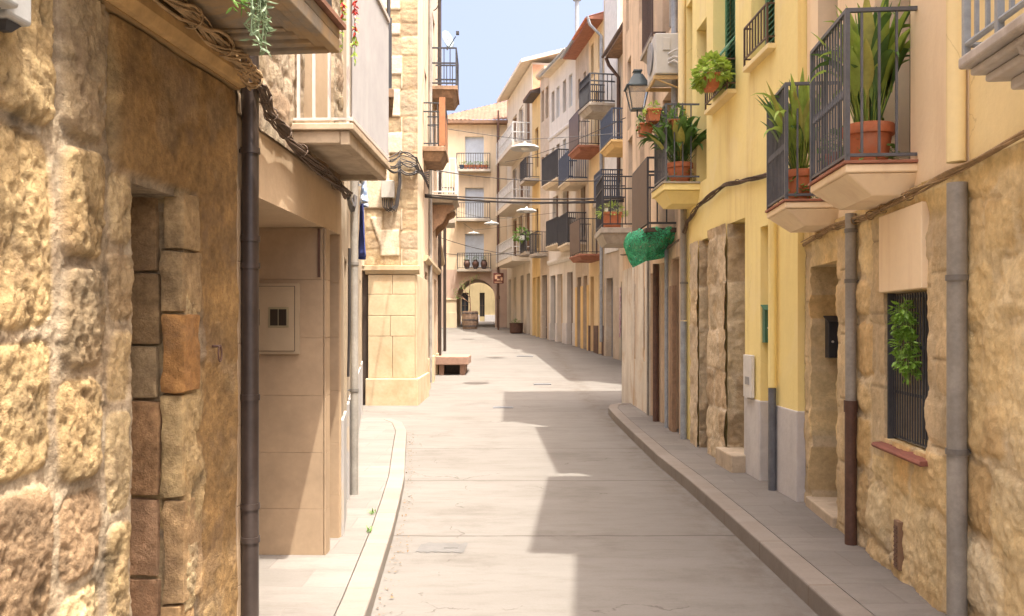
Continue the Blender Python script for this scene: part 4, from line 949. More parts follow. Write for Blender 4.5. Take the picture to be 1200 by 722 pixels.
# RIGHT 0 (upper right edge)
q0 = thing('house', 'yellow house above the stone wall, with a carved marble balcony and pale grey rails', 'house', (2.17, 3.2, .12))
pipe(q0, fR, UR(4.22), .062, .12, 2.35, .047, 'pipe_grey', br=(1.02, 1.88))
pipe(q0, fR, UR(4.26), .05, 2.46, 7.0, .045, 'yellow_pale')
mb = MB(fR); hs = [(UR(2.2), UR(3.0), 2.75, 5.2)]; shell(mb, 0.0, UR(4.23), 2.445, 7.1, hs, back=.4); mb.box(0, UR(4.23), -7, -.402, -.2, 7.09); mb.box(0, UR(1.3)-.004, -.38, .01, -.2, 2.44); mb.box(UR(1.3), UR(4.23), -.39, -.31, -.2, 2.43); mb.build('wall', 'yellow_pale', q0)
fill(q0, fR, (*hs[0], .2, 'glass', 'white_paint')); roof(q0, fR, 0, UR(4.23), 7.1, .25, 5, .2, soffit='wood_old')
mat('marble', (.55, .50, .45), rough=.6, var=.2, vs=4, streak=(.3, .25, .2), sf=.6, patch=(.4, .33, .26), pf=.5, ps=4)
mb = MB(fR); a, b = UR(1.6), UR(3.5); pj = .36; mb.box(a, b, -.02, pj, 2.70, 2.75); mb.box(a+.04, b-.03, -.02, pj-.035, 2.665, 2.698); mb.box(a+.06, b-.06, -.02, pj-.08, 2.63, 2.663); mb.box(a+.1, b-.12, -.02, pj-.15, 2.58, 2.628)
bl = mb.build('balcony', 'marble', q0, bevel=.012, seg=3)
mb = MB(fR)
for u in (b-.42, b-.95): mb.tube([(u, pj-.04, 2.69), (u+.03, pj-.07, 2.66), (u-.02, pj-.12, 2.625), (u+.03, pj-.17, 2.60), (u, pj-.22, 2.57)], [.012, .02, .013, .02, .012], 8)
mb.build('carved_scroll', 'marble', bl, smooth=True)
mb = MB(fR); n = 20; o1 = pj-.03; zb, zt = 2.80, 3.75
mb.tube([(a, o1, zb), (b-.01, o1, zb)], .013, 8); mb.tube([(a, o1, zt), (b-.01, o1, zt)], .015, 8); mb.tube([(b-.012, 0, zb), (b-.012, o1, zb)], .012, 8); mb.tube([(b-.012, 0, zt), (b-.012, o1, zt)], .012, 8)
for i in range(n+1): u = a+(b-a-.012)*i/n; k = .013 if i % 3 == 2 else .0075; mb.box(u-k, u+k, o1-k, o1+k, zb if i % 3 != 2 else 2.745, zt)
mb.build('railing', 'pale_iron', bl)

# ------------------------------------------------------------------ RIGHT 2: yellow house
f8 = Fr((2.465, 7.36), (2.335, 11.62), -1); U8 = f8.uy
hy = [(U8(7.93), U8(8.36), .0, 2.6), (U8(8.86), U8(9.38), .0, 2.76), (U8(10.12), U8(10.62), .0, 2.70), (U8(11.02), U8(11.3), .0, 2.68),
      (U8(9.2), U8(10.1), 4.18, 6.3), (U8(7.95), U8(8.65), 4.26, 6.2), (U8(11.12), U8(11.45), 3.43, 5.9), (U8(10.4), U8(10.9), 3.43, 5.4)]
q2 = thing('house', 'bright yellow house with a grey base, stone doorway pillars and green louvred shutters', 'house', (2.42, 9.5, .12))
mb = MB(f8); shell(mb, 0, f8.L, -.2, 8.0, hy, back=.40); mb.box(.003, f8.L-.003, -7, -.402, -.2, 7.99); mb.build('wall', 'yellow_wall', q2)
fill(q2, f8, (*hy[4], .16, 'louver', 'green_shutter')); fill(q2, f8, (*hy[5], .16, 'louver', 'green_shutter')); fill(q2, f8, (*hy[6], .3, 'door', 'wood_brown')); fill(q2, f8, (*hy[7], .2, 'half', 'wood_brown', 'white_paint'))
fill(q2, f8, (hy[1][0], hy[1][1], .30, 2.76, .24, 'door', mat('door_olive', (.36, .36, .18), rough=.6, var=.15))); fill(q2, f8, (*hy[2], .34, 'door', 'wood_dark')); fill(q2, f8, (*hy[3], .36, 'door', 'wood_dark'))
roof(q2, f8, 0, f8.L, 8.0, .10, 5, .25, soffit='wood_old', gut='zinc')
plaster('grey_skirt', (.58, .555, .54), var=.12, patch=(.6, .58, .55), pf=.6, pt=(.5, .62), ps=3, mbump=.3)
mb = MB(f8)
for (a, b) in ((7.36, 7.93), (8.36, 8.86)): mb.box(U8(a)-.008, U8(b)+.002, -.3, .012, -.1, .90)
mb.build('grey_base', 'grey_skirt', q2, bevel=.01)
PI_ = layout(33, 0, 3, -.1, 3, (.3, .6), (.5, 1.0))
def pfn(U, Z):
    f, body, off, col = stone_arrays(U, Z, PI_, .02, .03, .05, 3, [(.62, .48, .30), (.66, .53, .35), (.56, .42, .26)], (.64, .52, .36), .008)
    return .055+f*body*.008+off+(fbm(U*7, Z*7, 2)-.5)*.05+(fbm(U*24, Z*24, 7)-.5)*.014, col*(.75+.5*fbm(U*6, Z*6, 5))[..., None]
for (a, b, z1) in ((9.385, 10.115, 2.76), (10.625, 11.015, 2.69)):
    sheet(f8, U8(a)-.01, U8(b)+.01, .0, z1, .016, [], pfn, 'stone_pillar', 'wall_stone', q2)
# the camera-facing cheeks of those pillars
for (Y, dep, z1, tn) in ((9.385, .24, 2.75, 5), (10.63, .33, 2.69, 6)):
    c0 = f8.W(U8(Y)-.012, .045, 0); g = Fr((c0.x, c0.y), (c0.x+dep, c0.y+.0), 1); sheet(g, 0, dep, 0, z1, .016, [], lambda U, Z: ((pfn(U+3, Z)[0]-.03), pfn(U+1, Z)[1]), 'stone_cheek', 'wall_stone', q2)
mb = MB(f8); mb.box(U8(8.80), U8(9.42), -.2, .16, .0, .30); mb.build('doorstep', 'step_stone', q2, bevel=.015)
mb = MB(f8); mb.box(U8(7.36)-.01, U8(7.93), -.05, .02, .0, .05)
mb = MB(f8); mb.box(U8(8.50), U8(8.76), .013, .05, .91, 1.34); mk = mb.build('meter_box', 'white_paint', q2, bevel=.006); mb = MB(f8); mb.box(U8(8.56), U8(8.68), .051, .056, 1.04, 1.12); mb.build('label_plate', 'grey_paint', mk)
yp = pipe(q2, f8, U8(7.87), .05, 1.07, 2.62, .037, 'yellow_wall'); pipe(q2, f8, U8(7.87), .05, .12, 1.06, .036, 'slate_pipe', name='iron_pipe')
pipe(q2, f8, U8(11.38), .055, 1.7, 3.9, .043, 'pipe_grey', br=(2.2,)); pipe(q2, f8, U8(11.38), .055, .12, 1.69, .046, 'zinc', name='iron_pipe')
pipe(q2, f8, U8(11.50), .05, 3.6, 8.0, .05, 'yellow_pale')
mb = MB(f8); mb.prof([(-.02, 2.66), (.03, 2.66), (.03, 2.72), (-.02, 2.72)], U8(7.36), U8(7.9))
# window guards
def guard(root, fr, u0, u1, z, h, pj=.14, m='brown_iron'):
    mb = MB(fr); mb.box(u0-.04, u1+.04, -.02, pj, z-.05, z); s_ = mb.build('sill', 'yellow_pale', root, bevel=.006)
    mb = MB(fr); railing(mb, u0-.02, u1+.02, pj+.02, z+.002, h, .085, .006, rr=.008); mb.build('guard_rail', m, s_)
guard(q2, f8, U8(9.2), U8(10.1), 4.18, .33, .10); guard(q2, f8, U8(7.95), U8(8.65), 4.26, .38, .08)
# shutter pushed out at the first window
mb = MB(f8); a, b = U8(9.2), U8(10.1); mb.prof([(-.10, 4.86), (.14, 4.56), (.15, 4.575), (-.09, 4.875)], a+.05, b-.05); mb.build('shutter', 'green_shutter', q2)
balC = balcony(q2, f8, U8(10.72), U8(11.50), 3.42, .46, .98, .24, 'yellow_wall', 'grey_iron', sp=.085, r=.007, style='taper', edge='slab_concrete')
# planters
def trough(label, fr, u, o, z, L, W_, H, seed, leafm='leaf_bright', rad=(.2, .3, .14), n=260, ls=.06, lw=.045, name='planter_box', group=None, drop=.07):
    c = fr.W(u, o, z); root = thing(name, label, 'planter', c, group)
    mb = MB(fr); mb.taper(u-L/2, u+L/2, o-W_/2, o+W_/2, z, z+H, du=.02, do0=.02, do1=.02); mb.box(u-L/2-.008, u+L/2+.008, o-W_/2-.008, o+W_/2+.008, z+H*.82, z+H); mb.build('pot', 'terracotta', root, bevel=.006)
    mb = MB(); clump(mb, (c.x, c.y, c.z+H+rad[2]*.55), rad, n, ls, lw, seed, drop=drop); mb.build('foliage', leafm, root, fix=False); return root
trough('terracotta box of heart-shaped leaves on the green-shuttered window guard', f8, U8(9.30), .235, 4.20, .26, .14, .16, 90, rad=(.18, .34, .12), n=420, ls=.075, lw=.06, drop=.10)
trough('upper of two terracotta boxes hung outside the yellow-slab balcony', f8, U8(10.9), .56, 4.22, .24, .17, .16, 91, 'leaf_bright', rad=(.12, .14, .07), n=160, ls=.035, lw=.03, group='terracotta boxes beside the lantern')
trough('lower of two terracotta boxes hung outside the yellow-slab balcony', f8, U8(11.1), .62, 4.10, .24, .17, .14, 92, 'leaf_mid', rad=(.12, .14, .10), n=160, ls=.035, lw=.03, group='terracotta boxes beside the lantern')
for Y, o, z in ((10.9, .56, 4.22), (11.1, .62, 4.10)):
    mb = MB(f8); u = U8(Y); 
    for s in (-.1, .1): mb.tube([(u+s, .43, z+.17), (u+s, o, z-.005), (u+s, o+.09, z-.005), (u+s, o+.1, z+.1)], .004, 5)
    mb.build('planter_bracket', 'black_iron', balC)
aspidistra('dark leafy plant in a terracotta pot on the yellow-slab balcony', tuple(f8.W(U8(10.98), .20, 3.444)), .17, .27, 64, .72, .10, 8, 'leaf_deep', spread=.9)
trough('small hanging pot of trailing green leaves high on the yellow-slab balcony rail', f8, U8(10.8), .30, 4.12, .14, .12, .11, 93, 'leaf_mid', rad=(.18, .18, .12), n=200, ls=.05, lw=.03, name='hanging_pot', drop=.15)
# green mailbox on the yellow recess, black mailbox in the stone doorway
def mailbox(label, x0, x1, Y, z0, z1, m, marks):
    g = Fr((x0, Y), (x1, Y), 1); L = x1-x0; MX = .082; root = thing('mailbox', label, 'mailbox', (x0+L/2, Y, z0), None); T = .085
    mb = MB(g); mb.prof([(0, z0), (T, z0), (T, z1-.0), (0, z1+.04)], 0, L); mb.build('body', m, root, bevel=.003)
    mb = MB(g); k = len(mb.v); mb.prof([(-.0, z1+.043), (T+.025, z1-.006), (T+.025, z1+.002), (-.0, z1+.052)], -.015, L+.015); mb.build('lid', m, root, bevel=.002)
    mb = MB(g); mb.tube([(.032, T, z0+(z1-z0)*.45), (.032, T+.008, z0+(z1-z0)*.45)], .010, 12); mb.build('lock', 'white_metal', root)
    if marks:
        mb = MB(g); mb.box(MX, MX+.16, T+.001, T+.004, z1-.115, z1-.085); mb.build('name_plate', 'white_metal', root)
        mb = MB(g); pts = [(MX+.07+.07*math.cos(t), T+.004, z0+.11+.045*math.sin(t)) for t in [math.pi+i*math.pi/8 for i in range(9)]]; mb.tube(pts, .004, 6); mb.tube([(MX, T+.004, z0+.112), (MX+.14, T+.004, z0+.112)], .004, 6)
        for k in range(3): mb.tube([(MX+.03+k*.04, T+.004, z0+.11), (MX+.045+k*.025, T+.004, z0+.075)], .003, 5)
        mb.build('horn_emblem', 'white_metal', root)
cy = f8.W(U8(8.36), 0, 0); mailbox('green metal mailbox in the recess of the yellow house', cy.x+.015, cy.x+.26, cy.y-.006, 1.47, 1.79, 'green_paint', False)
cy = fR.W(UR(DY1), 0, 0); mailbox('black metal mailbox with white plate and post-horn emblem inside the stone doorway', cy.x+.10, cy.x+.40, cy.y-.02, 1.37, 1.67, 'black_iron', True)

# ------------------------------------------------------------------ RIGHT 3: beige house
f9 = Fr((2.335, 11.66), (2.31, 17.8), -1); U9 = f9.uy
plaster('pinkbeige', (.72, .55, .38), var=.16, sf=.85, streak=(.30, .2, .13)); plaster('white_stain', (.68, .62, .52), var=.2, sf=1.0, streak=(.42, .24, .10), patch=(.48, .34, .2), pf=.5, ps=1.0)
h9 = [(U9(11.9), U9(12.5), .0, 2.6, .2, 'door', 'wood_old'), (U9(12.7), U9(13.3), .0, 2.6, .2, 'door', 'white_paint'), (U9(13.6), U9(14.3), .0, 2.5, .25, 'door', 'wood_brown'), (U9(12.3), U9(13.2), 3.02, 5.1, .2, 'louver', 'wood_brown'), (U9(12.4), U9(13.2), 6.0, 8.0, .15, 'louver', 'wood_brown'),
      (U9(15.0), U9(15.5), 4.2, 5.6, .2, 'glass', 'wood_dark'), (U9(16.4), U9(17.0), 3.55, 5.3, .2, 'glass', 'wood_dark'), (U9(16.6), U9(17.1), 5.5, 6.9, .2, 'glass', 'wood_dark'), (U9(15.2), U9(15.6), 7.1, 8.2, .2, 'glass', 'wood_dark'), (U9(16.9), U9(17.3), 7.5, 8.5, .2, 'glass', 'wood_dark'), (U9(15.9), U9(16.1), 1.0, 2.4, .2, 'glass', 'wood_dark'), (U9(14.8), U9(15.0), 1.2, 2.3, .1, 'glass', 'wood_dark')]
q3 = house('house', 'tall pink-beige house with stained plaster carrying the street lantern and the green netting', f9, 10.7, 6, MATS['pinkbeige'], h9, z0=-.2)
roof(q3, f9, 0, f9.L, 10.7, .05, 5, .25, soffit='wood_old', gut='zinc')
mb = MB(f9); us = [U9(14.32), U9(14.79), U9(15.01), U9(15.89), U9(16.11), f9.L-.004]
mb.box(U9(14.32), f9.L-.004, .001, .02, -.1, 1.0)
for a, b in ((us[0], us[1]), (us[2], us[3]), (us[4], us[5])): mb.box(a, b, .001, .018, 1.001, 2.75)
mb.build('stained_render', 'white_stain', q3)
pipe(q3, f9, U9(13.45), .06, .12, 2.6, .05, 'rusty_pipe', name='iron_pipe'); pipe(q3, f9, U9(12.6), .05, .12, 2.9, .03, 'zinc'); pipe(q3, f9, U9(11.95), .06, 3.3, 9.5, .045, 'zinc'); pipe(q3, f9, U9(12.2), .05, 5.9, 9.5, .035, 'pipe_grey'); pipe(q3, f9, U9(14.36), .04, .12, 3.4, .02, 'pipe_grey')
mb = MB(f9); mb.box(U9(12.1), U9(12.34), .0, .06, .12, 2.2); mb.build('leaning_board', 'wood_old', q3)
bD = balcony(q3, f9, U9(12.1), U9(13.6), 3.02, .44, 1.0, .06, 'wood_dark', 'black_iron', sp=.12, panel='brown_iron', mid=.8)
bE = balcony(q3, f9, U9(16.3), U9(17.5), 3.50, .62, .98, .30, 'slab_concrete', 'black_iron', sp=.12, r=.008, style='taper', panel=None, mid=.75)
bF = balcony(q3, f9, U9(12.9), U9(13.9), 6.0, .24, .95, .2, 'slab_concrete', 'brown_iron', sp=.12, style='taper')
trough('terracotta trough of bright grass-like greenery on the balcony left of the netting', f9, U9(16.55), .38, 3.51, .36, .34, .30, 94, 'leaf_bright', rad=(.30, .25, .12), n=260, ls=.07, lw=.02)
# green netting slung under the balcony
mat('green_net', (.14, .74, .42), rough=.7, var=.5, vs=9, trans=.45, bump=.3, bs=150)
nn = MATS['green_net'].node_tree; om = nn.nodes['Material Output']; old = om.inputs['Surface'].links[0].from_socket
tp = nn.nodes.new('ShaderNodeBsdfTransparent'); mz = nn.nodes.new('ShaderNodeMixShader'); gz_ = nn.nodes.new('ShaderNodeNewGeometry')
nn.links.new(ramp(nn, noise(nn, gz_.outputs['Position'], 60, 2, .5), .46, .6), mz.inputs[0]); nn.links.new(old, mz.inputs[1]); nn.links.new(tp.outputs[0], mz.inputs[2]); nn.links.new(mz.outputs[0], om.inputs['Surface'])
mb = MB(); n, q = 60, 22; k = 0; rr = random.Random(5)
N0 = at(733, 306, 12.9); 
for j in range(q+1):
    t = j/q
    for i in range(n+1):
        s = i/n; a = 2*math.pi*s      # a sagging closed bag round the slab frame
        cx = 2.0+.0*t; ox = .40*math.cos(a)*(1+.12*math.sin(3.1*t)-.55*t**2); oy = .78*math.sin(a)*(1-.50*t**2)
        sag = .30*t + .05*math.sin(3*a+1)*t + .16*t*max(0, -math.cos(a))
        w_ = .045*math.sin(13*a+4*t)*(.4+t)+.06*math.sin(5*a+6*t)*t+.012*math.sin(29*a+9*t)
        mb.v.append(Vector((2.14+ox*.88*(1+w_)-.16*t*max(0, -math.cos(a))+.02*math.sin(23*a), 12.85+oy*(1+w_), 3.02+.025*math.sin(9*a)-sag+.015*math.sin(17*a+4*t))))
for j in range(q):
    for i in range(n): mb.f.append((j*(n+1)+i, j*(n+1)+i+1, (j+1)*(n+1)+i+1, (j+1)*(n+1)+i))
c_ = len(mb.v); mb.v.append(Vector((2.02, 12.85, 2.60)))
for i in range(n): mb.f.append((q*(n+1)+i, q*(n+1)+i+1, c_))
o_ = mb.build('debris_netting', 'green_net', None, smooth='all'); s = o_.modifiers.new('t', 'SOLIDIFY'); s.thickness = .004; tag(o_, 'green debris netting slung beneath the dark railed balcony', 'netting')
# AC unit
c = f9.W(U9(11.75), .2, 5.05); rt = thing('air_conditioner', 'white outdoor air-conditioning unit on an iron bracket between the yellow and beige houses', 'air conditioner', (c.x, c.y, 5.0))
g = Fr((1.95, 11.62), (2.33, 11.62), 1)
mb = MB(g); mb.box(0, .36, -.68, .0, 5.06, 5.62); cs = mb.build('case', mat('ac_white', (.55, .53, .48), rough=.5, var=.1), rt, bevel=.02, seg=3)
mb = MB(g); mb.box(.10, .20, .001, .02, 5.38, 5.55); mb.build('cover', 'ac_white', cs, bevel=.006)
mb = MB(g)
for k, z in enumerate((5.33, 5.25, 5.2)): mb.tube([(.18, .0, z), (.24, .08, z+.02), (.33, .09, z+.06-k*.05), (.375, .02, z-.06)], .014, 7)
mb.build('hose', 'white_paint', rt, smooth=True)
mb = MB(g); mb.box(-.02, .40, -.06, -.03, 5.0, 5.05); mb.box(-.02, .40, -.69, -.66, 5.0, 5.05); mb.box(.0, .03, -.66, -.06, 5.01, 5.045); mb.tube([(.02, -.045, 5.0), (.38, -.045, 4.86)], .012, 6); mb.build('bracket', 'ochre_paint', rt)
mb = MB(f9)
c2 = Vector((1.94, 11.98, 5.37)); mb.tube([c2, c2+Vector((-.012, 0, 0))], .22, 28, local=False); mb.build('fan_grille', 'grey_paint', cs)
# lantern
rt = thing('street_lantern', 'black four-sided glass street lantern on the beige wall', 'lantern', (2.07, 14.0, 5.15)); X, Y, Z0 = 2.055, 14.0, 5.18
def frust(mb, a0, a1, z0, z1):
    k = len(mb.v); mb.v += [Vector((X+sx*a0, Y+sy*a0, z0)) for sx, sy in ((-1, -1), (1, -1), (1, 1), (-1, 1))] + [Vector((X+sx*a1, Y+sy*a1, z1)) for sx, sy in ((-1, -1), (1, -1), (1, 1), (-1, 1))]
    mb.f += [(k+3, k+2, k+1, k), (k+4, k+5, k+6, k+7)] + [(k+i, k+(i+1) % 4, k+4+(i+1) % 4, k+4+i) for i in range(4)]
mb = MB(); frust(mb, .10, .10, Z0-.02, Z0)
for sx, sy in ((-1, -1), (1, -1), (1, 1), (-1, 1)): mb.tube([(X+sx*.10, Y+sy*.10, Z0), (X+sx*.17, Y+sy*.17, Z0+.34)], .010, 5)
frust(mb, .20, .20, Z0+.34, Z0+.36); frust(mb, .18, .075, Z0+.361, Z0+.56); frust(mb, .055, .055, Z0+.561, Z0+.61); frust(mb, .075, .065, Z0+.611, Z0+.635)
mb.build('frame', mat('lantern_iron', (.06, .085, .09), rough=.45, bump=.1), rt)
lg = bpy.data.materials.new('lantern_glass'); lg.use_nodes = True; p_ = lg.node_tree.nodes['Principled BSDF']; p_.inputs['Base Color'].default_value = (.8, .8, .76, 1); p_.inputs['Transmission Weight'].default_value = .85; p_.inputs['Roughness'].default_value = .12; p_.inputs['IOR'].default_value = 1.1
mb = MB(); frust(mb, .094, .162, Z0+.004, Z0+.336); mb.build('pane', lg, rt)
mb = MB(); mb.tube([(X, Y, Z0-.02), (X, Y, Z0-.12), (X+.06, Y, Z0-.18), (X+.18, Y, Z0-.2), (2.33, Y, Z0-.2)], .014, 8); mb.tube([(X+.02, Y, Z0-.14), (X+.15, Y, Z0-.4), (2.33, Y, Z0-.45)], .008, 6); mb.build('bracket', 'lantern_iron', rt, smooth=True)
# ------------------------------------------------------------------ FAR RIGHT row following the bend
XF = [(20, 4.5), (26, 4.1), (29.1, 3.75), (31.2, 3.35), (33.2, 3.08), (36, 2.68), (38, 2.25), (40, 1.75), (41.5, 1.38), (43.5, 1.03), (47, .38), (51.3, -.32)]
def Xf(y): return float(np.interp(y, [a for a, b in XF], [b for a, b in XF]))
def FF(a, b): return Fr((Xf(a), a), (Xf(b), b), -1)
plaster('far_white', (.66, .56, .42), var=.15, grime=(.4, .36, .3), gz=(.8, 2)); plaster('far_ochre', (.74, .52, .23), var=.1); plaster('far_grey', (.52, .43, .33), var=.2, patch=(.55, .5, .42), pf=.6); plaster('far_blue', (.66, .62, .55), var=.1)
plaster('far_cream', (.74, .57, .33), var=.1); plaster('far_yellow', (.66, .48, .22), var=.08); plaster('far_modern', (.60, .54, .44), var=.06); mat('far_brick', (.60, .33, .19), rough=.9, var=.25, vs=3, bump=.3)
mat('iron_far', (.05, .05, .055), bump=0)
def floors(fr, ys, zs, kinds, w=1.0, hh=2.1, dep=.14):
    out = []
    for i, y in enumerate(ys):
        for j, z in enumerate(zs):
            k = kinds[(i+j) % len(kinds)]; out.append((fr.uy(y-w/2), fr.uy(y+w/2), z, z+hh, dep)+k)
    return out
GL = ('glass', 'wood_brown'); LB = ('louver', 'wood_brown'); LW = ('louver', 'blue_white'); HB = ('half', 'white_paint', 'wood_brown'); HW = ('half', 'wood_brown', 'white_paint')
def doors(fr, ys, zt, w=1.0, m=('wood_brown',)):
    return [(fr.uy(y-w/2), fr.uy(y+w/2), gz(y)-.45, zt, .22, 'door', m[i % len(m)]) for i, y in enumerate(ys)]
# H4
a, b = 20.2, 29.4; f = FF(a, b); 
h4 = house('house', 'weathered white house with a green doorway and brown eave just past the beige house', f, 10.8, 6, MATS['far_white'], doors(f, (21.5, 24.5, 28.75), 3.1, .7, ('wood_old', 'wood_brown', 'green_paint')) + floors(f, (22.5, 26.6, 28.3), (4.45,), (GL, HB), .9) + floors(f, (22.5, 26.7, 28.5), (7.25,), (HB,), .9))
roof(h4, f, 0, f.L, 10.8, .5, 5, soffit='wood_old', gut='brown_iron')
balcony(h4, f, f.uy(25.9), f.uy(27.7), 7.25, 1.0, .95, .22, 'far_ochre', 'blue_iron', style='taper', sp=.06, r=.012); balcony(h4, f, f.uy(27.9), f.uy(29.2), 5.75, .95, .95, .14, 'slab_concrete', 'blue_iron', sp=.06, r=.012, mid=.8)
balcony(h4, f, f.uy(25.5), f.uy(27), 4.4, .9, .95, .2, 'far_ochre', 'iron_far', style='taper')
mb = MB(f); mb.tube([(f.uy(29.2), .5, 10.75), (f.uy(29.2), .4, 10.5), (f.uy(29.2), .07, 10.1), (f.uy(29.2), .07, 6.5)], .06, 10); mb.build('downpipe', 'brown_iron', h4, smooth=True)
pipe(h4, f, f.uy(28.1), .08, .4, 4.2, .05, 'pipe_grey'); 
mb = MB(f); mb.box(f.uy(29.05), f.uy(29.3), .002, .03, 1.2, 2.9); pq = mb.build('poster_board', mat('poster', (.6, .5, .48), patch=(.35, .2, .25), pf=.9, pt=(.5, .55), ps=4), h4)
# H5
a, b = 29.4, 31.2; f = FF(a, b); h5 = house('house', 'narrow tall grey house whose bare side wall rises above the brown eave', f, 15, 6, MATS['far_grey'], doors(f, (30.5,), 3.3, .8, ('grey_paint',)) + floors(f, (30.4,), (5.5, 9.4, 12.2), (HW,), .9))
mb = MB(f); mb.box(.003, f.L-.3, .002, .05, 4.2, 15.0); mb.build('pilaster', 'white_paint', h5)
balcony(h5, f, f.uy(29.7), f.uy(31.1), 9.35, .98, 1.0, .3, 'slab_concrete', 'iron_far', style='taper', mid=.75, r=.014)
# H6a/b
a, b = 31.2, 33.6; f = FF(a, b); h6 = house('house', 'ochre-cream house with red-tiled eave and terracotta-coloured balcony slabs', f, 12.9, 6, MATS['far_cream'], doors(f, (31.7, 33.0), 3.5, .6, ('wood_brown', 'ochre_paint')) + floors(f, (32.3,), (8.35,), (HB,), .8) + floors(f, (31.8, 33), (11.2,), (GL,), .45, 1.3) + floors(f, (32.6,), (4.3,), (HB,), .9),
    plinth=('rusty_pipe', 1.6, .03))
roof(h6, f, 0, f.L, 12.8, .55, 5, m='red_tile', soffit='red_tile', gut='terracotta')
balcony(h6, f, f.uy(31.7), f.uy(33.5), 8.3, .85, 1.3, .22, 'red_tile', 'iron_far', style='taper', panel='brown_iron'); balcony(h6, f, f.uy(31.5), f.uy(33.3), 4.25, .85, 1.3, .22, 'red_tile', 'iron_far', style='taper', panel='brown_iron')
mb = MB(f); mb.tube([(.05, .6, 12.9), (.05, .5, 12.6), (.05, .08, 12.2), (.05, .08, 1)], .06, 8); mb.build('downpipe', 'zinc', h6, smooth=True)
a, b = 33.6, 36; f = FF(a, b); h6b = house('house', 'grey stucco house with small windows under the same red-tiled eave', f, 12.8, 6, MATS['far_grey'], doors(f, (34.2, 35.3), 3.6, .7, ('ochre_paint', 'wood_brown')) + floors(f, (34.3, 35.3), (11, 9.6), (GL,), .4, .8) + floors(f, (34.6,), (5.2,), (HB,), .8), plinth=('far_ochre', 3.2, .03))
roof(h6b, f, 0, f.L, 12.8, .55, 5, m='red_tile', soffit='red_tile', gut='zinc')
balcony(h6b, f, f.uy(33.8), f.uy(35.8), 7.4, .8, 1.1, .2, 'far_white', 'blue_iron', style='taper', sp=.07, r=.014); balcony(h6b, f, f.uy(34), f.uy(35.9), 4.9, .8, 1.2, .25, 'far_white', 'iron_far', style='taper', sp=.07, r=.014)
# H7
a, b = 36, 40; f = FF(a, b); h7 = house('house', 'white and pale blue house with paired narrow windows and a dark railed balcony', f, 13.2, 6, MATS['far_blue'], doors(f, (36.8, 38.3, 39.4), 3.9, .8, ('wood_brown', 'ochre_paint', 'wood_dark')) + floors(f, (36.7, 37.6, 38.6, 39.4), (11, 8.4), (LW, GL), .5, 1.4) + floors(f, (37.4, 39), (5.4,), (HB,), .9), band=[(10.2, .15, .08, 'white_paint'), (4.4, .2, .12, 'white_paint')], plinth=('grey_skirt', 1.7, .03))
roof(h7, f, 0, f.L, 13.2, .4, 5, soffit='far_white', gut='zinc'); balcony(h7, f, f.uy(36.4), f.uy(38.9), 7.9, .7, 1.2, .2, 'far_white', 'iron_far', style='taper', sp=.07, r=.014); balcony(h7, f, f.uy(36.4), f.uy(38.2), 5.1, .7, 1.1, .2, 'far_white', 'iron_far', style='taper', sp=.07, r=.014)
a, b = 40, 41.5; f = FF(a, b); h8 = house('house', 'narrow grey stone house with brown round-headed upper windows', f, 13.9, 6, MATS['far_grey'], doors(f, (40.8,), 4, .8, ('wood_dark',)) + floors(f, (40.4, 41.1), (11.4, 8.2), (LB,), .45, 1.5), band=[(13.5, .25, .25, 'stone_beige')])
balcony(h8, f, f.uy(40.2), f.uy(41.4), 5.0, .6, 1.0, .15, 'slab_concrete', 'iron_far')
a, b = 41.5, 43.5; f = FF(a, b); h9_ = house('house', 'low yellow house with a dark eave against the brick gable', f, 12.9, 6, MATS['far_yellow'], doors(f, (42, 43), 4, .7, ('wood_dark', 'white_paint')) + floors(f, (42.4,), (9.4, 5.4), (LB,), .8, 2))
roof(h9_, f, 0, f.L, 12.9, .5, 5, soffit='wood_dark'); balcony(h9_, f, f.uy(41.7), f.uy(43.3), 5.2, .7, 1, .15, 'slab_concrete', 'iron_far'); balcony(h9_, f, f.uy(41.7), f.uy(43.3), 8.8, .7, 1, .15, 'slab_concrete', 'iron_far')
c = f.W(f.uy(42.3), .62, 5.9); rt = thing('planter_box', 'small green plant hung on a far balcony rail of the low yellow house', 'planter', c); mb = MB(); mb.box(c.x-.25, c.x+.1, c.y-.2, c.y+.2, c.z-.1, c.z+.12); mb.build('pot', 'white_paint', rt); mb = MB(); clump(mb, (c.x-.15, c.y, c.z+.2), (.4, .5, .3), 160, .16, .12, 7, .1); mb.build('foliage', 'leaf_mid', rt, fix=False)
a, b = 43.5, 51.2; f = FF(a, b); h10 = house('house', 'modern cream apartment house with an orange brick gable, wide flat eave and stacked balconies', f, 15.0, 8, MATS['far_modern'], doors(f, (44.5, 46.3, 48.5, 50.2), 4.3, .9, ('grey_paint', 'wood_dark', 'white_paint')) + floors(f, (44.8, 46.6, 48.6), (11.2, 8.2, 5.3), (('roller', 'wood_brown'), HW), 1.3, 2.3))
mb = MB(f); mb.box(-.012, .003, -7.5, -.02, 9, 14.9); mb.build('brick_gable', 'far_brick', h10)
mb = MB(f); mb.prof([(.62, 14.9), (.62, 15.08), (-3.5, 16.3), (-8, 15.2), (-8, 15.0), (-3.5, 16.1)], -.25, f.L); mb.build('roof', 'far_modern', h10)
for z in (11.05, 8.1, 5.15): balcony(h10, f, .5, f.uy(49.5), z, .95, 1.0, .24, 'far_modern', 'white_metal', sp=.16, r=.014, style='plain', mid=.5)
mb = MB(f); mb.tube([(.6, -2.5, 16.2), (.6, -2.5, 18.6)], .11, 12); cf = mb.build('chimney_flue', 'zinc', h10, smooth=True); mb = MB(f); mb.tube([(.6, -2.5, 18.75), (.6, -2.5, 18.85)], .28, 12); mb.tube([(.6, -2.5, 18.55), (.6, -2.5, 18.62)], .22, 12)
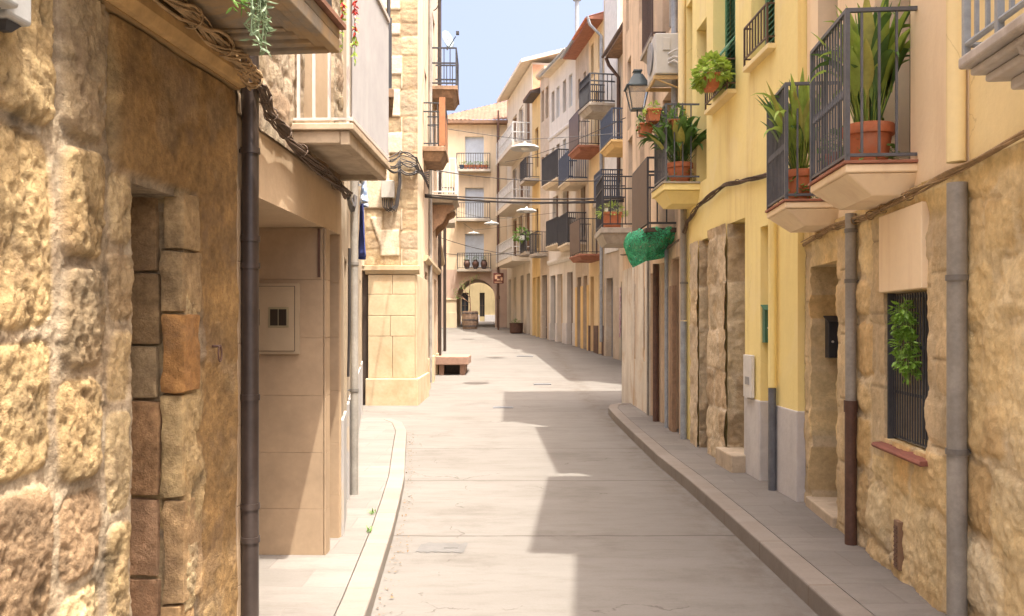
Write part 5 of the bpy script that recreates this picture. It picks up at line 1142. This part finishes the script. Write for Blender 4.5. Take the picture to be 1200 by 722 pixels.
for k in range(4): t = k*math.pi/2; mb.tube([(.6+.2*math.cos(t), -2.5+.2*math.sin(t), 18.6), (.6+.2*math.cos(t), -2.5+.2*math.sin(t), 18.78)], .02, 5)
mb.build('cowl', 'black_iron', cf)
# ------------------------------------------------------------------ ARCH HOUSE closing the street
YA = 51.4; fa = Fr((-4.6, YA), (9, YA), 1); ga = lambda px: (px-600)*YA/1000+4.6; za = lambda py: EYE+(380-py)*YA/1000
plaster('arch_cream', (.64, .52, .36), var=.06); plaster('arch_pink', (.50, .37, .29), var=.1)
ra = thing('house', 'cream house closing the street above a wide round archway, under a tiled hip roof', 'house', (0, YA, gz(YA)))
GND = gz(YA)-.3; SP = za(350); CR_ = za(327); uA, uB = ga(535), ga(580); uc = (uA+uB)/2; rad = (uB-uA)/2; TOPA = za(316); DEP = 4.5
mb = MB(fa); wins = [(ga(545), ga(567), za(312)+.0, za(250)), (ga(545), ga(567), za(256), za(220)), (ga(545), ga(567), za(199), za(160))]
wins[0] = (ga(545), ga(567), za(313), za(274))
shell(mb, 0, fa.L, TOPA, za(144), wins, back=.4); mb.box(.003, fa.L-.003, -4.6, -.402, TOPA+.003, za(144)-.003)
mb.build('wall', 'arch_cream', ra)
mb = MB(fa); N = 28; pts = [(uc-rad*math.cos(math.pi*i/N), SP+(CR_-SP)*math.sin(math.pi*i/N)) for i in range(N+1)]
for (u0_, z0_), (u1_, z1_) in zip(pts, pts[1:]):
    mb.quad((u0_, 0, z0_), (u1_, 0, z1_), (u1_, 0, TOPA), (u0_, 0, TOPA)); mb.quad((u0_, 0, z0_), (u1_, 0, z1_), (u1_, -DEP, z1_), (u0_, -DEP, z0_)); mb.quad((u0_, -DEP, z0_), (u1_, -DEP, z1_), (u1_, -DEP, TOPA), (u0_, -DEP, TOPA))
mb.box(0, uA, -DEP, 0, GND, TOPA-.002); mb.box(uB, fa.L, -DEP, 0, GND, TOPA-.002); mb.build('archway', 'arch_pink', ra)
mb = MB(fa)
for i in range(N):
    (u0_, z0_), (u1_, z1_) = pts[i], pts[i+1]; k = 1.28
    e0 = (uc+(u0_-uc)*1.13, SP+(z0_-SP)*k); e1 = (uc+(u1_-uc)*1.13, SP+(z1_-SP)*k)
    p = [fa.W(u0_, .06, z0_), fa.W(u1_, .06, z1_), fa.W(e1[0], .06, e1[1]), fa.W(e0[0], .06, e0[1]), fa.W(u0_, -.1, z0_), fa.W(u1_, -.1, z1_), fa.W(e1[0], -.1, e1[1]), fa.W(e0[0], -.1, e0[1])]
    mb.add(p, [(0, 1, 2, 3), (0, 1, 5, 4), (2, 3, 7, 6)])
mb.build('arch_moulding', 'arch_pink', ra)
mb = MB(fa); mb.box(uA-.62, uA+.0, .001, .07, GND, SP-.12); mb.box(uA-.68, uA+.03, .001, .11, SP-.10, SP+.02); mb.box(uA-.68, uA+.02, .001, .12, GND, gz(YA)+.9); mb.build('pilaster', 'arch_cream', ra, bevel=.01)
for i, wq in enumerate(wins):
    fill(ra, fa, (*wq, .18, 'roller', 'blue_white'))
bzs = [(za(316), 'w'), (za(257.5), 'w'), (za(200), 'w')]
for i, (z, k) in enumerate(bzs):
    u0_, u1_ = (ga(535), ga(575)) if i else (ga(536), ga(576)); bb = balcony(ra, fa, u0_, u1_, z, .55, .95, .14, 'slab_concrete', 'iron_far', sp=.14, r=.012)
mb = MB(fa); zt = za(144); O = .45
P = [(-.45, O, zt), (fa.L, O, zt), (fa.L, -4.55, zt+2.45), (4.6, -4.55, zt+2.45)]
n = 130
k = len(mb.v)
for i in range(n+1):
    u = -.45+(fa.L+.45)*i/n*1.0
for i in range(261):
    u = -.45+(fa.L+.45)*i/260; dmax = min(5.0, (u+.45)); w_ = .05*abs(math.sin(math.pi*u/.24))
    for j in range(6): d = dmax*j/5; mb.v.append(fa.W(u, O-d, zt+.06+d*.5+w_))
for i in range(260):
    for j in range(5): a_ = k+i*6+j; mb.f.append((a_, a_+6, a_+7, a_+1))
k = len(mb.v)
for i in range(35):
    o = O-5*i/34; w_ = .05*abs(math.sin(math.pi*o/.24))
    for j in range(6): d = min(5, O-o)*j/5; mb.v.append(fa.W(-.45+d, o, zt+.06+d*.5+w_))
for i in range(34):
    for j in range(5): a_ = k+i*6+j; mb.f.append((a_, a_+6, a_+7, a_+1))
mb.build('roof', 'roof_tile', ra, smooth='all', fix=False)
mb = MB(fa); mb.box(-.5, fa.L, -4.7, .5, zt-.12, zt+.055); mb.build('eave', 'wood_brown', ra)
pipe(ra, fa, ga(583.5), .1, gz(YA), zt-.1, .07, 'pipe_dark')
# flower pots on its top balcony
cols_ = ['terracotta']*6
for i in range(7):
    c = fa.W(ga(541.5+i*4.7), .36, za(200)+.002); rt = thing('flower_pot', 'small blue flower pot at one end of the arch-house top balcony row' if i == 0 else 'small terracotta flower pot in the row on the arch-house top balcony', 'flower pot', c, 'pots on the top arch-house balcony')
    mb = MB(); mb.lathe(c, [(.09, 0), (.14, .22), (.15, .26), (.13, .27)], 12); mb.build('pot', 'blue_iron' if i == 0 else 'terracotta', rt, smooth=True); mb = MB(); clump(mb, (c.x, c.y, c.z+.33), (.13, .12, .12), 40, .09, .05, 100+i); mb.build('foliage', 'leaf_mid' if i != 0 else 'leaf_deep', rt, fix=False)
for i in range(3):
    c = fa.W(ga(547.5+i*10), .36, za(316)+.002); rt = thing('flower_pot', 'one of three dark pots on the balcony just above the arch', 'flower pot', c, 'pots above the arch')
    mb = MB(); mb.lathe(c, [(.10, 0), (.2, .25), (.2, .4), (.12, .5), (.14, .55)], 12); mb.build('pot', 'rusty_pipe', rt, smooth=True); mb = MB(); clump(mb, (c.x, c.y, c.z+.62), (.15, .15, .12), 40, .1, .05, 120+i); mb.build('foliage', 'leaf_deep', rt, fix=False)
# courtyard house seen through the arch
fc = Fr((-7, 60), (6, 60), 1); zc = lambda py: EYE+(380-py)*.060; gc = lambda px: (px-600)*.060+7
hc = house('house', 'yellow house with dark green windows seen through the archway', fc, 9, 4, plaster('court_yellow', (.50, .40, .22)), [(gc(540.5), gc(549), zc(371), zc(343), .15, 'glass', 'wood_dark'), (gc(562), gc(568), zc(371), zc(343), .15, 'glass', 'wood_dark')], plinth=('grey_skirt', gz(60)+.45, .05))
# barrel planter with bare tree
c = Vector((at(551, 0, 49.6).x, 49.6, gz(49.6))); rt = thing('barrel_planter', 'big wooden half-barrel planter standing in front of the archway', 'planter', c)
mb = MB()
for k in range(20):
    a0, a1 = 2*math.pi*k/20+.02, 2*math.pi*(k+1)/20-.02; p = []
    for z, r_ in ((0, .40), (.35, .47), (.7, .48), (1.05, .44)):
        for a_ in (a0, a1): p.append(Vector((c.x+r_*math.cos(a_), c.y+r_*math.sin(a_), c.z+z)))
    mb.add(p, [(0, 1, 3, 2), (2, 3, 5, 4), (4, 5, 7, 6)])
mb.lathe(c, [(.395, .0), (.45, .35), (.46, .7), (.42, 1.0), (.01, .95)], 20, close=False); mb.build('barrel', mat('barrel_wood', (.42, .30, .21), var=.4, vs=7, bump=.3), rt)
mb = MB()
for z, r_ in ((.15, .44), (.5, .485), (.9, .475)): mb.lathe((c.x, c.y, c.z+z), [(r_, 0), (r_+.012, .005), (r_+.012, .05), (r_, .055)], 20, close=False)
mb.build('hoop', 'grey_iron', rt)
tr = thing('small_tree', 'thin bare-branched young tree growing in the barrel planter before the arch', 'tree', (c.x, c.y, c.z+.95))
mb = MB(); rr = random.Random(12)
def branch(p, d, L, r, lv):
    pts = [p]; q = p.copy()
    for k in range(4): d = (d+rv(rr)*.22+Vector((0, 0, .06))).normalized(); q = q+d*L/4; pts.append(q)
    mb.tube(pts, [r*(1-.12*k) for k in range(5)], 5, local=False); ends.append(q)
    if lv > 0:
        for k in range(3): branch(pts[2+k % 3], (d+rv(rr)*1.1+Vector((0, 0, .25))).normalized(), L*.6, r*.55, lv-1)
ends = []
branch(Vector((c.x, c.y, c.z+.95)), Vector((.05, 0, 1)), 1.15, .045, 3); mb.build('trunk', 'wood_old', tr, smooth='all')
mb = MB()
for e in ends[::2]: clump(mb, e, (.14, .14, .1), 7, .09, .045, int(e.x*1000) % 991)
mb.build('foliage', 'leaf_mid', tr, fix=False)
# pole with sign
P0 = Vector((at(584, 0, 48.6).x, 48.6, gz(48.6))); rt = thing('sign_post', 'tall thin brown post carrying a small red-brown square sign beside the arch', 'sign post', P0)
mb = MB(); mb.tube([P0, P0+Vector((0, 0, 14.2-1.7))], .055, 10, local=False); mb.tube([P0+Vector((0, 0, 1.75)), P0+Vector((0, 0, 1.95))], .085, 10, local=False); mb.build('post', 'rusty_pipe', rt, smooth=True)
z0_ = EYE+(380-332.5)*.0486; z1_ = EYE+(380-320)*.0486; xc = P0.x; g = Fr((xc-.28, 48.5), (xc+.30, 48.5), 1)
mb = MB(g); mb.box(0, .58, 0, .05, z0_, z1_); sg = mb.build('sign_panel', mat('sign_brown', (.15, .04, .025), rough=.5, var=.1), rt, bevel=.03, seg=3)
h_ = z1_-z0_; mb = MB(g)
mb.box(.08, .22, .0505, .056, z0_+h_*.42, z0_+h_*.78); mb.box(.14, .42, .0505, .0565, z0_+h_*.72, z0_+h_*.84); mb.box(.20, .36, .0505, .0555, z0_+h_*.3, z0_+h_*.44); mb.box(.41, .52, .0505, .056, z0_+h_*.28, z0_+h_*.58); mb.box(.06, .50, .0505, .056, z0_+h_*.1, z0_+h_*.16)
mb.build('emblem', mat('sign_tan', (.75, .50, .32), rough=.6), sg)
# round planter at the far right kerb
c = Vector((at(605, 0, 45.9).x-.0, 45.3, gz(45.3))); rt = thing('round_planter', 'low brown round planter against the far right house fronts', 'planter', c); mb = MB(); mb.lathe(c, [(.28, 0), (.34, .05), (.36, .5), (.38, .55), (.33, .56)], 18); mb.build('pot', 'rusty_pipe', rt, smooth=True)
mb = MB(); clump(mb, (c.x, c.y, c.z+.62), (.25, .25, .1), 60, .1, .06, 9); mb.build('foliage', 'leaf_deep', rt, fix=False)
# ------------------------------------------------------------------ bench
Yb = 24.4; zb = gz(Yb); rt = thing('stone_bench', 'low reddish-brown slab bench standing by the left house fronts', 'bench', (-1.72, Yb+.4, zb))
mb = MB(); mb.box(-2.21, -1.25, Yb, Yb+1.7, zb+.30, zb+.54); mb.build('seat', mat('bench_red', (.34, .21, .15), rough=.85, var=.2, vs=4, bump=.3), rt, bevel=.02)
for x in (-2.1, -1.5): mb = MB(); mb.box(x, x+.14, Yb+.12, Yb+1.5, zb-.02, zb+.298); mb.build('leg', 'bench_red', rt, bevel=.01)
mb = MB(); mb.box(-1.95, -1.51, Yb+.5, Yb+1.3, zb-.02, zb+.297); mb.build('shade_block', 'wood_dark', rt)  # dark block added under the seat to imitate the shade beneath
# ------------------------------------------------------------------ street lamps on wires, cables across the street
def cat(p, q, sag, n=16): p, q = Vector(p), Vector(q); return [p.lerp(q, i/n)-Vector((0, 0, sag*4*(i/n)*(1-i/n))) for i in range(n+1)]
def lamp(px, py, Y, label, r):
    c = at(px, py, Y); rt = thing('suspended_lamp', label, 'street lamp', c, 'disc lamps hung over the street')
    mb = MB(); mb.lathe(c, [(.001, r*.42), (r*.10, r*.4), (r*.14, r*.24), (r*.6, r*.17), (r*.95, r*.05), (r, -.02), (r*.96, -.04), (r*.6, .0), (.001, .01)], 28, close=False); mb.build('shade', mat('lamp_white', (.42, .42, .40), rough=.5, var=.1), rt, smooth=True)
    mb = MB(); mb.sphere((c.x, c.y, c.z-.02), r*.3, 6, sz=.5); mb.build('bulb', mat('bulb', (.75, .75, .7), rough=.2, bump=0), rt, smooth=True)
    wl = -2.1-.02*(Y-20); wr = Xf(Y) if Y > 20 else 2.3
    mb = MB(); top = c+Vector((0, 0, r*.55)); mb.tube(cat((wl, Y, c.z+.55), top, .02), .008, 5, local=False); mb.tube(cat(top, (wr, Y, c.z+.5), .02), .008, 5, local=False); mb.build('wire', 'cable_black', rt, smooth='all')
lamp(615, 173, 21.0, 'nearest and largest white disc lamp hung on a wire over the street', .36)
lamp(617, 247, 29, 'white disc lamp hung lower over the street in front of the far balconies', .35)
lamp(576, 262, 39, 'white disc lamp hung over the street in front of the arch house', .35)
lamp(555, 273.5, 46, 'farthest small white disc lamp hung just above the arch balcony', .32)
def wire(name, lab, pts_list, r, m='cable_black'):
    mb = MB()
    for p, q, s in pts_list: mb.tube(cat(p, q, s), r, 6, local=False)
    tag(mb.build(name, m, None, smooth='all'), lab, 'cable')
wire('overhead_cable', 'thick bundle of dark cables crossing the street below the far balconies', [(at(498, 228, 19.7), at(732, 232, 17.6), .06), (at(498, 231, 19.7), at(732, 236, 17.6), .08), (at(498, 229.5, 19.7), at(732, 234, 17.6), .10)], .017)
wire('overhead_cable', 'thin cable sagging across the street above the thick bundle', [(at(500, 198, 20), at(702, 212, 17.3), .10)], .011)
wire('overhead_cable', 'thin cable rising to the right towards the lantern wall', [(at(592, 190, 25), at(733, 138, 15), .10)], .007)
wire('overhead_cable', 'slack thin cable crossing in front of the arch house balcony', [(at(512, 277, 30), at(640, 300, 34), .2), (at(512, 296, 33), at(620, 292, 42), .2)], .012)
wire('overhead_cable', 'black cable entering the sky at the top left roofline', [(at(508, 12, 21), at(520, -12, 15), .1)], .014)
# corner bundle of cables of the left side
mb = MB(); rr = random.Random(3)
for k in range(9):
    a = at(452, 186+k*1.2, 16.4); b = f4.W(g4(470), .12, Z4(178+k*3)); c_ = f4.W(g4(489), .13, Z4(186+k*2.2)); d = f5.W(.3, .1, 4.8+.05*k)
    mb.tube(cat(a, b, rr.uniform(-.02, .16), 8)+cat(b, c_, rr.uniform(-.08, .10), 8)[1:]+cat(c_, d, rr.uniform(-.03, .08), 6)[1:], rr.uniform(.008, .015), 5, local=False)
tag(mb.build('cable_bundle', 'cable_black', None, smooth='all'), 'tangle of dark cables rounding the quoined corner house', 'cables')
# near left bundles
def bundle(name, lab, fr, path, n, spread, r, m, seed, wrap=None, root=None):
    rr = random.Random(seed); mb = MB(fr); K = 40
    def P(t):
        t = t*(len(path)-1); i = min(int(t), len(path)-2); q = t-i; return [path[i][j]*(1-q)+path[i+1][j]*q for j in range(3)]
    for s in range(n):
        ph = rr.uniform(0, 6.28); dr = rr.uniform(.2, 1)*spread; fq = rr.uniform(2, 6); pts = []
        for k in range(K+1):
            t = k/K; p = P(t); pts.append((p[0], p[1]+dr*math.cos(ph+fq*t*3)+spread*.0, p[2]+dr*math.sin(ph+fq*t*3.3)+rr.uniform(-.1, .1)*spread))
        mb.tube(pts, r*rr.uniform(.6, 1.2), 6)
    if wrap:
        for t in wrap:
            p = P(t); mb.tube([(p[0], p[1]+spread*1.3*math.cos(a), p[2]+spread*1.3*math.sin(a)) for a in [i*.63 for i in range(11)]], .004, 5)
    o_ = mb.build(name, m, root, smooth='all')
    if not root: tag(o_, lab, 'cables')
    return o_
bundle('cable_bundle', 'dusty plaster-splashed cables running along the ledge of the rough stone house', f1, [(U1(2.3), .10, 2.87), (U1(3.3), .10, 2.875), (U1(3.8), .09, 2.85), (f1.L+.02, .10, 2.79)], 15, .036, .0065, 'cable_dusty', 1, (.2, .4, .6, .8, .95))
bundle('cable_bundle', 'black cables clipped along the beige house wall under the corrugated balcony', f2, [(U2(4.05), .11, 2.79), (U2(4.35), .07, 2.72), (U2(4.8), .06, 2.67), (U2(5.6), .06, 2.62), (U2(6.2), .06, 2.58)], 12, .028, .007, 'cable_brown', 2, (.1, .25, .4, .55, .7, .85))
bundle('cable_bundle', 'bunched dark cables along the receding left house front above the laundry', f3, [(0, .06, 2.58), (U3(7.2), .06, 2.62), (U3(8), .06, 2.9), (U3(10), .06, 3.4), (U3(16), .06, 4.2)], 6, .03, .011, 'cable_black', 3)
bundle('cable_bundle', 'sand-coloured cables running along the top of the ochre stone wall on the right', fR, [(UR(1.5), .045, 2.44), (UR(3.6), .045, 2.46), (UR(4.4), .05, 2.42), (UR(4.9), .045, 2.39), (UR(5.6), .045, 2.36), (UR(6.5), .04, 2.38), (UR(7.32), .04, 2.33)], 6, .022, .008, 'cable_dusty', 4, (.5, .6, .66, .72, .8, .9))
bundle('cable_bundle', 'brown cables sloping along the yellow house wall above the stone pillars', f8, [(.02, .04, 2.98), (U8(8.5), .04, 3.10), (U8(9.5), .04, 3.20), (U8(10.6), .05, 3.12), (U8(11.2), .05, 3.0), (U8(11.45), .06, 2.75)], 6, .022, .009, 'cable_brown', 5, (.3, .5, .7))
bundle('cable_bundle', 'cables running from the netting along the stained beige wall', f9, [(0, .06, 2.8), (U9(13), .05, 2.75), (U9(15), .04, 2.9), (f9.L, .04, 3.1)], 5, .02, .009, 'cable_brown', 6)
# weeds and leaf litter along the left kerb
for (px, Y, lab) in ((437, 6.95, 'small green weed in the left kerb joint, farther of two'), (432, 6.35, 'small dry weed in the left pavement, nearer of two')):
    c = Vector(((px-600)*Y/1000, Y, .105)); mb = MB(); rr = random.Random(int(px))
    for k in range(16): blade(mb, c+Vector((rr.uniform(-.02, .02), rr.uniform(-.04, .04), -.003)), (rr.uniform(-.8, .8), rr.uniform(-.8, .8), .8), rr.uniform(.03, .075), .008, 1.2, 4)
    tag(mb.build('weed', 'leaf_mid', None, fix=False), lab, 'weed', 'weeds at the left kerb')
mb = MB(); rr = random.Random(77)
def kx(Y, L): return float(np.interp(Y, [p[1] for p in L], [p[0] for p in L]))
for k in range(260):
    Y = rr.uniform(3.5, 13); x = kx(Y, KL)+.015+abs(rr.gauss(0, .06)); leaf(mb, Vector((x, Y, .006+rr.random()*.006)), Vector((rr.uniform(-1, 1), rr.uniform(-1, 1), .15)).normalized(), Vector((rr.uniform(-.3, .3), rr.uniform(-.3, .3), 1)).normalized(), rr.uniform(.01, .035), rr.uniform(.006, .016))
o_ = mb.build('leaf_litter', mat('dry_leaf', (.20, .12, .06), var=.4, vs=20, bump=0), None, fix=False); tag(o_, 'brown leaf litter along the left kerb', 'leaf litter', kind='stuff')
# iron covers and repair patches in the road
def cover(x, Y, w_, l_, lab, m='black_iron', round_=False):
    mb = MB(); z = gz(Y)+.004
    if round_: mb.lathe((x, Y, z), [(w_/2, 0), (w_/2, .004), (w_/2-.03, .006), (.001, .006)], 24, close=False)
    else: mb.box(x-w_/2, x+w_/2, Y-l_/2, Y+l_/2, z-.02, z+.004)
    tag(mb.build('road_cover', m, None), lab, 'road cover', 'iron covers in the road')
cover((529-600)*6.33/1000, 6.33, .10, .12, 'small iron cover in the near left half of the road', 'patch_dark' if 'patch_dark' in MATS else mat('patch_dark', (.135, .128, .12), var=.15, vs=5)); cover((636-600)*22/1000, 22.3, .45, .3, 'iron grate in the sunny gap of the road', 'slate_pipe'); cover((590-600)*17.5/1000, 16.9, .4, .25, 'iron cover in the road by the shadow edge', 'slate_pipe'); cover((615-600)*31/1000, 31, .6, .5, 'far iron cover in the lit road before the bend', 'slate_pipe')
def patch(x0, x1, y0, y1, m):
    mb = MB(); n = 18; P_ = []
    rr = random.Random(int(x0*100+y0*10))
    for k in range(n): t = k/n; P_.append((x0+(x1-x0)*t, y0+rr.uniform(-.03, .03)))
    for k in range(n): t = k/n; P_.append((x1-(x1-x0)*t, y1+rr.uniform(-.03, .03)))
    zz_ = max(gz(y0), gz(y1)); mb.add([Vector((a_, b_, gz(b_)+.004)) for a_, b_ in P_], [tuple(range(len(P_)))]); struct(mb.build('road_patch', m))
patch(-.70, -.33, 6.17, 6.42, mat('patch_dark', (.135, .128, .12), var=.15, vs=5))
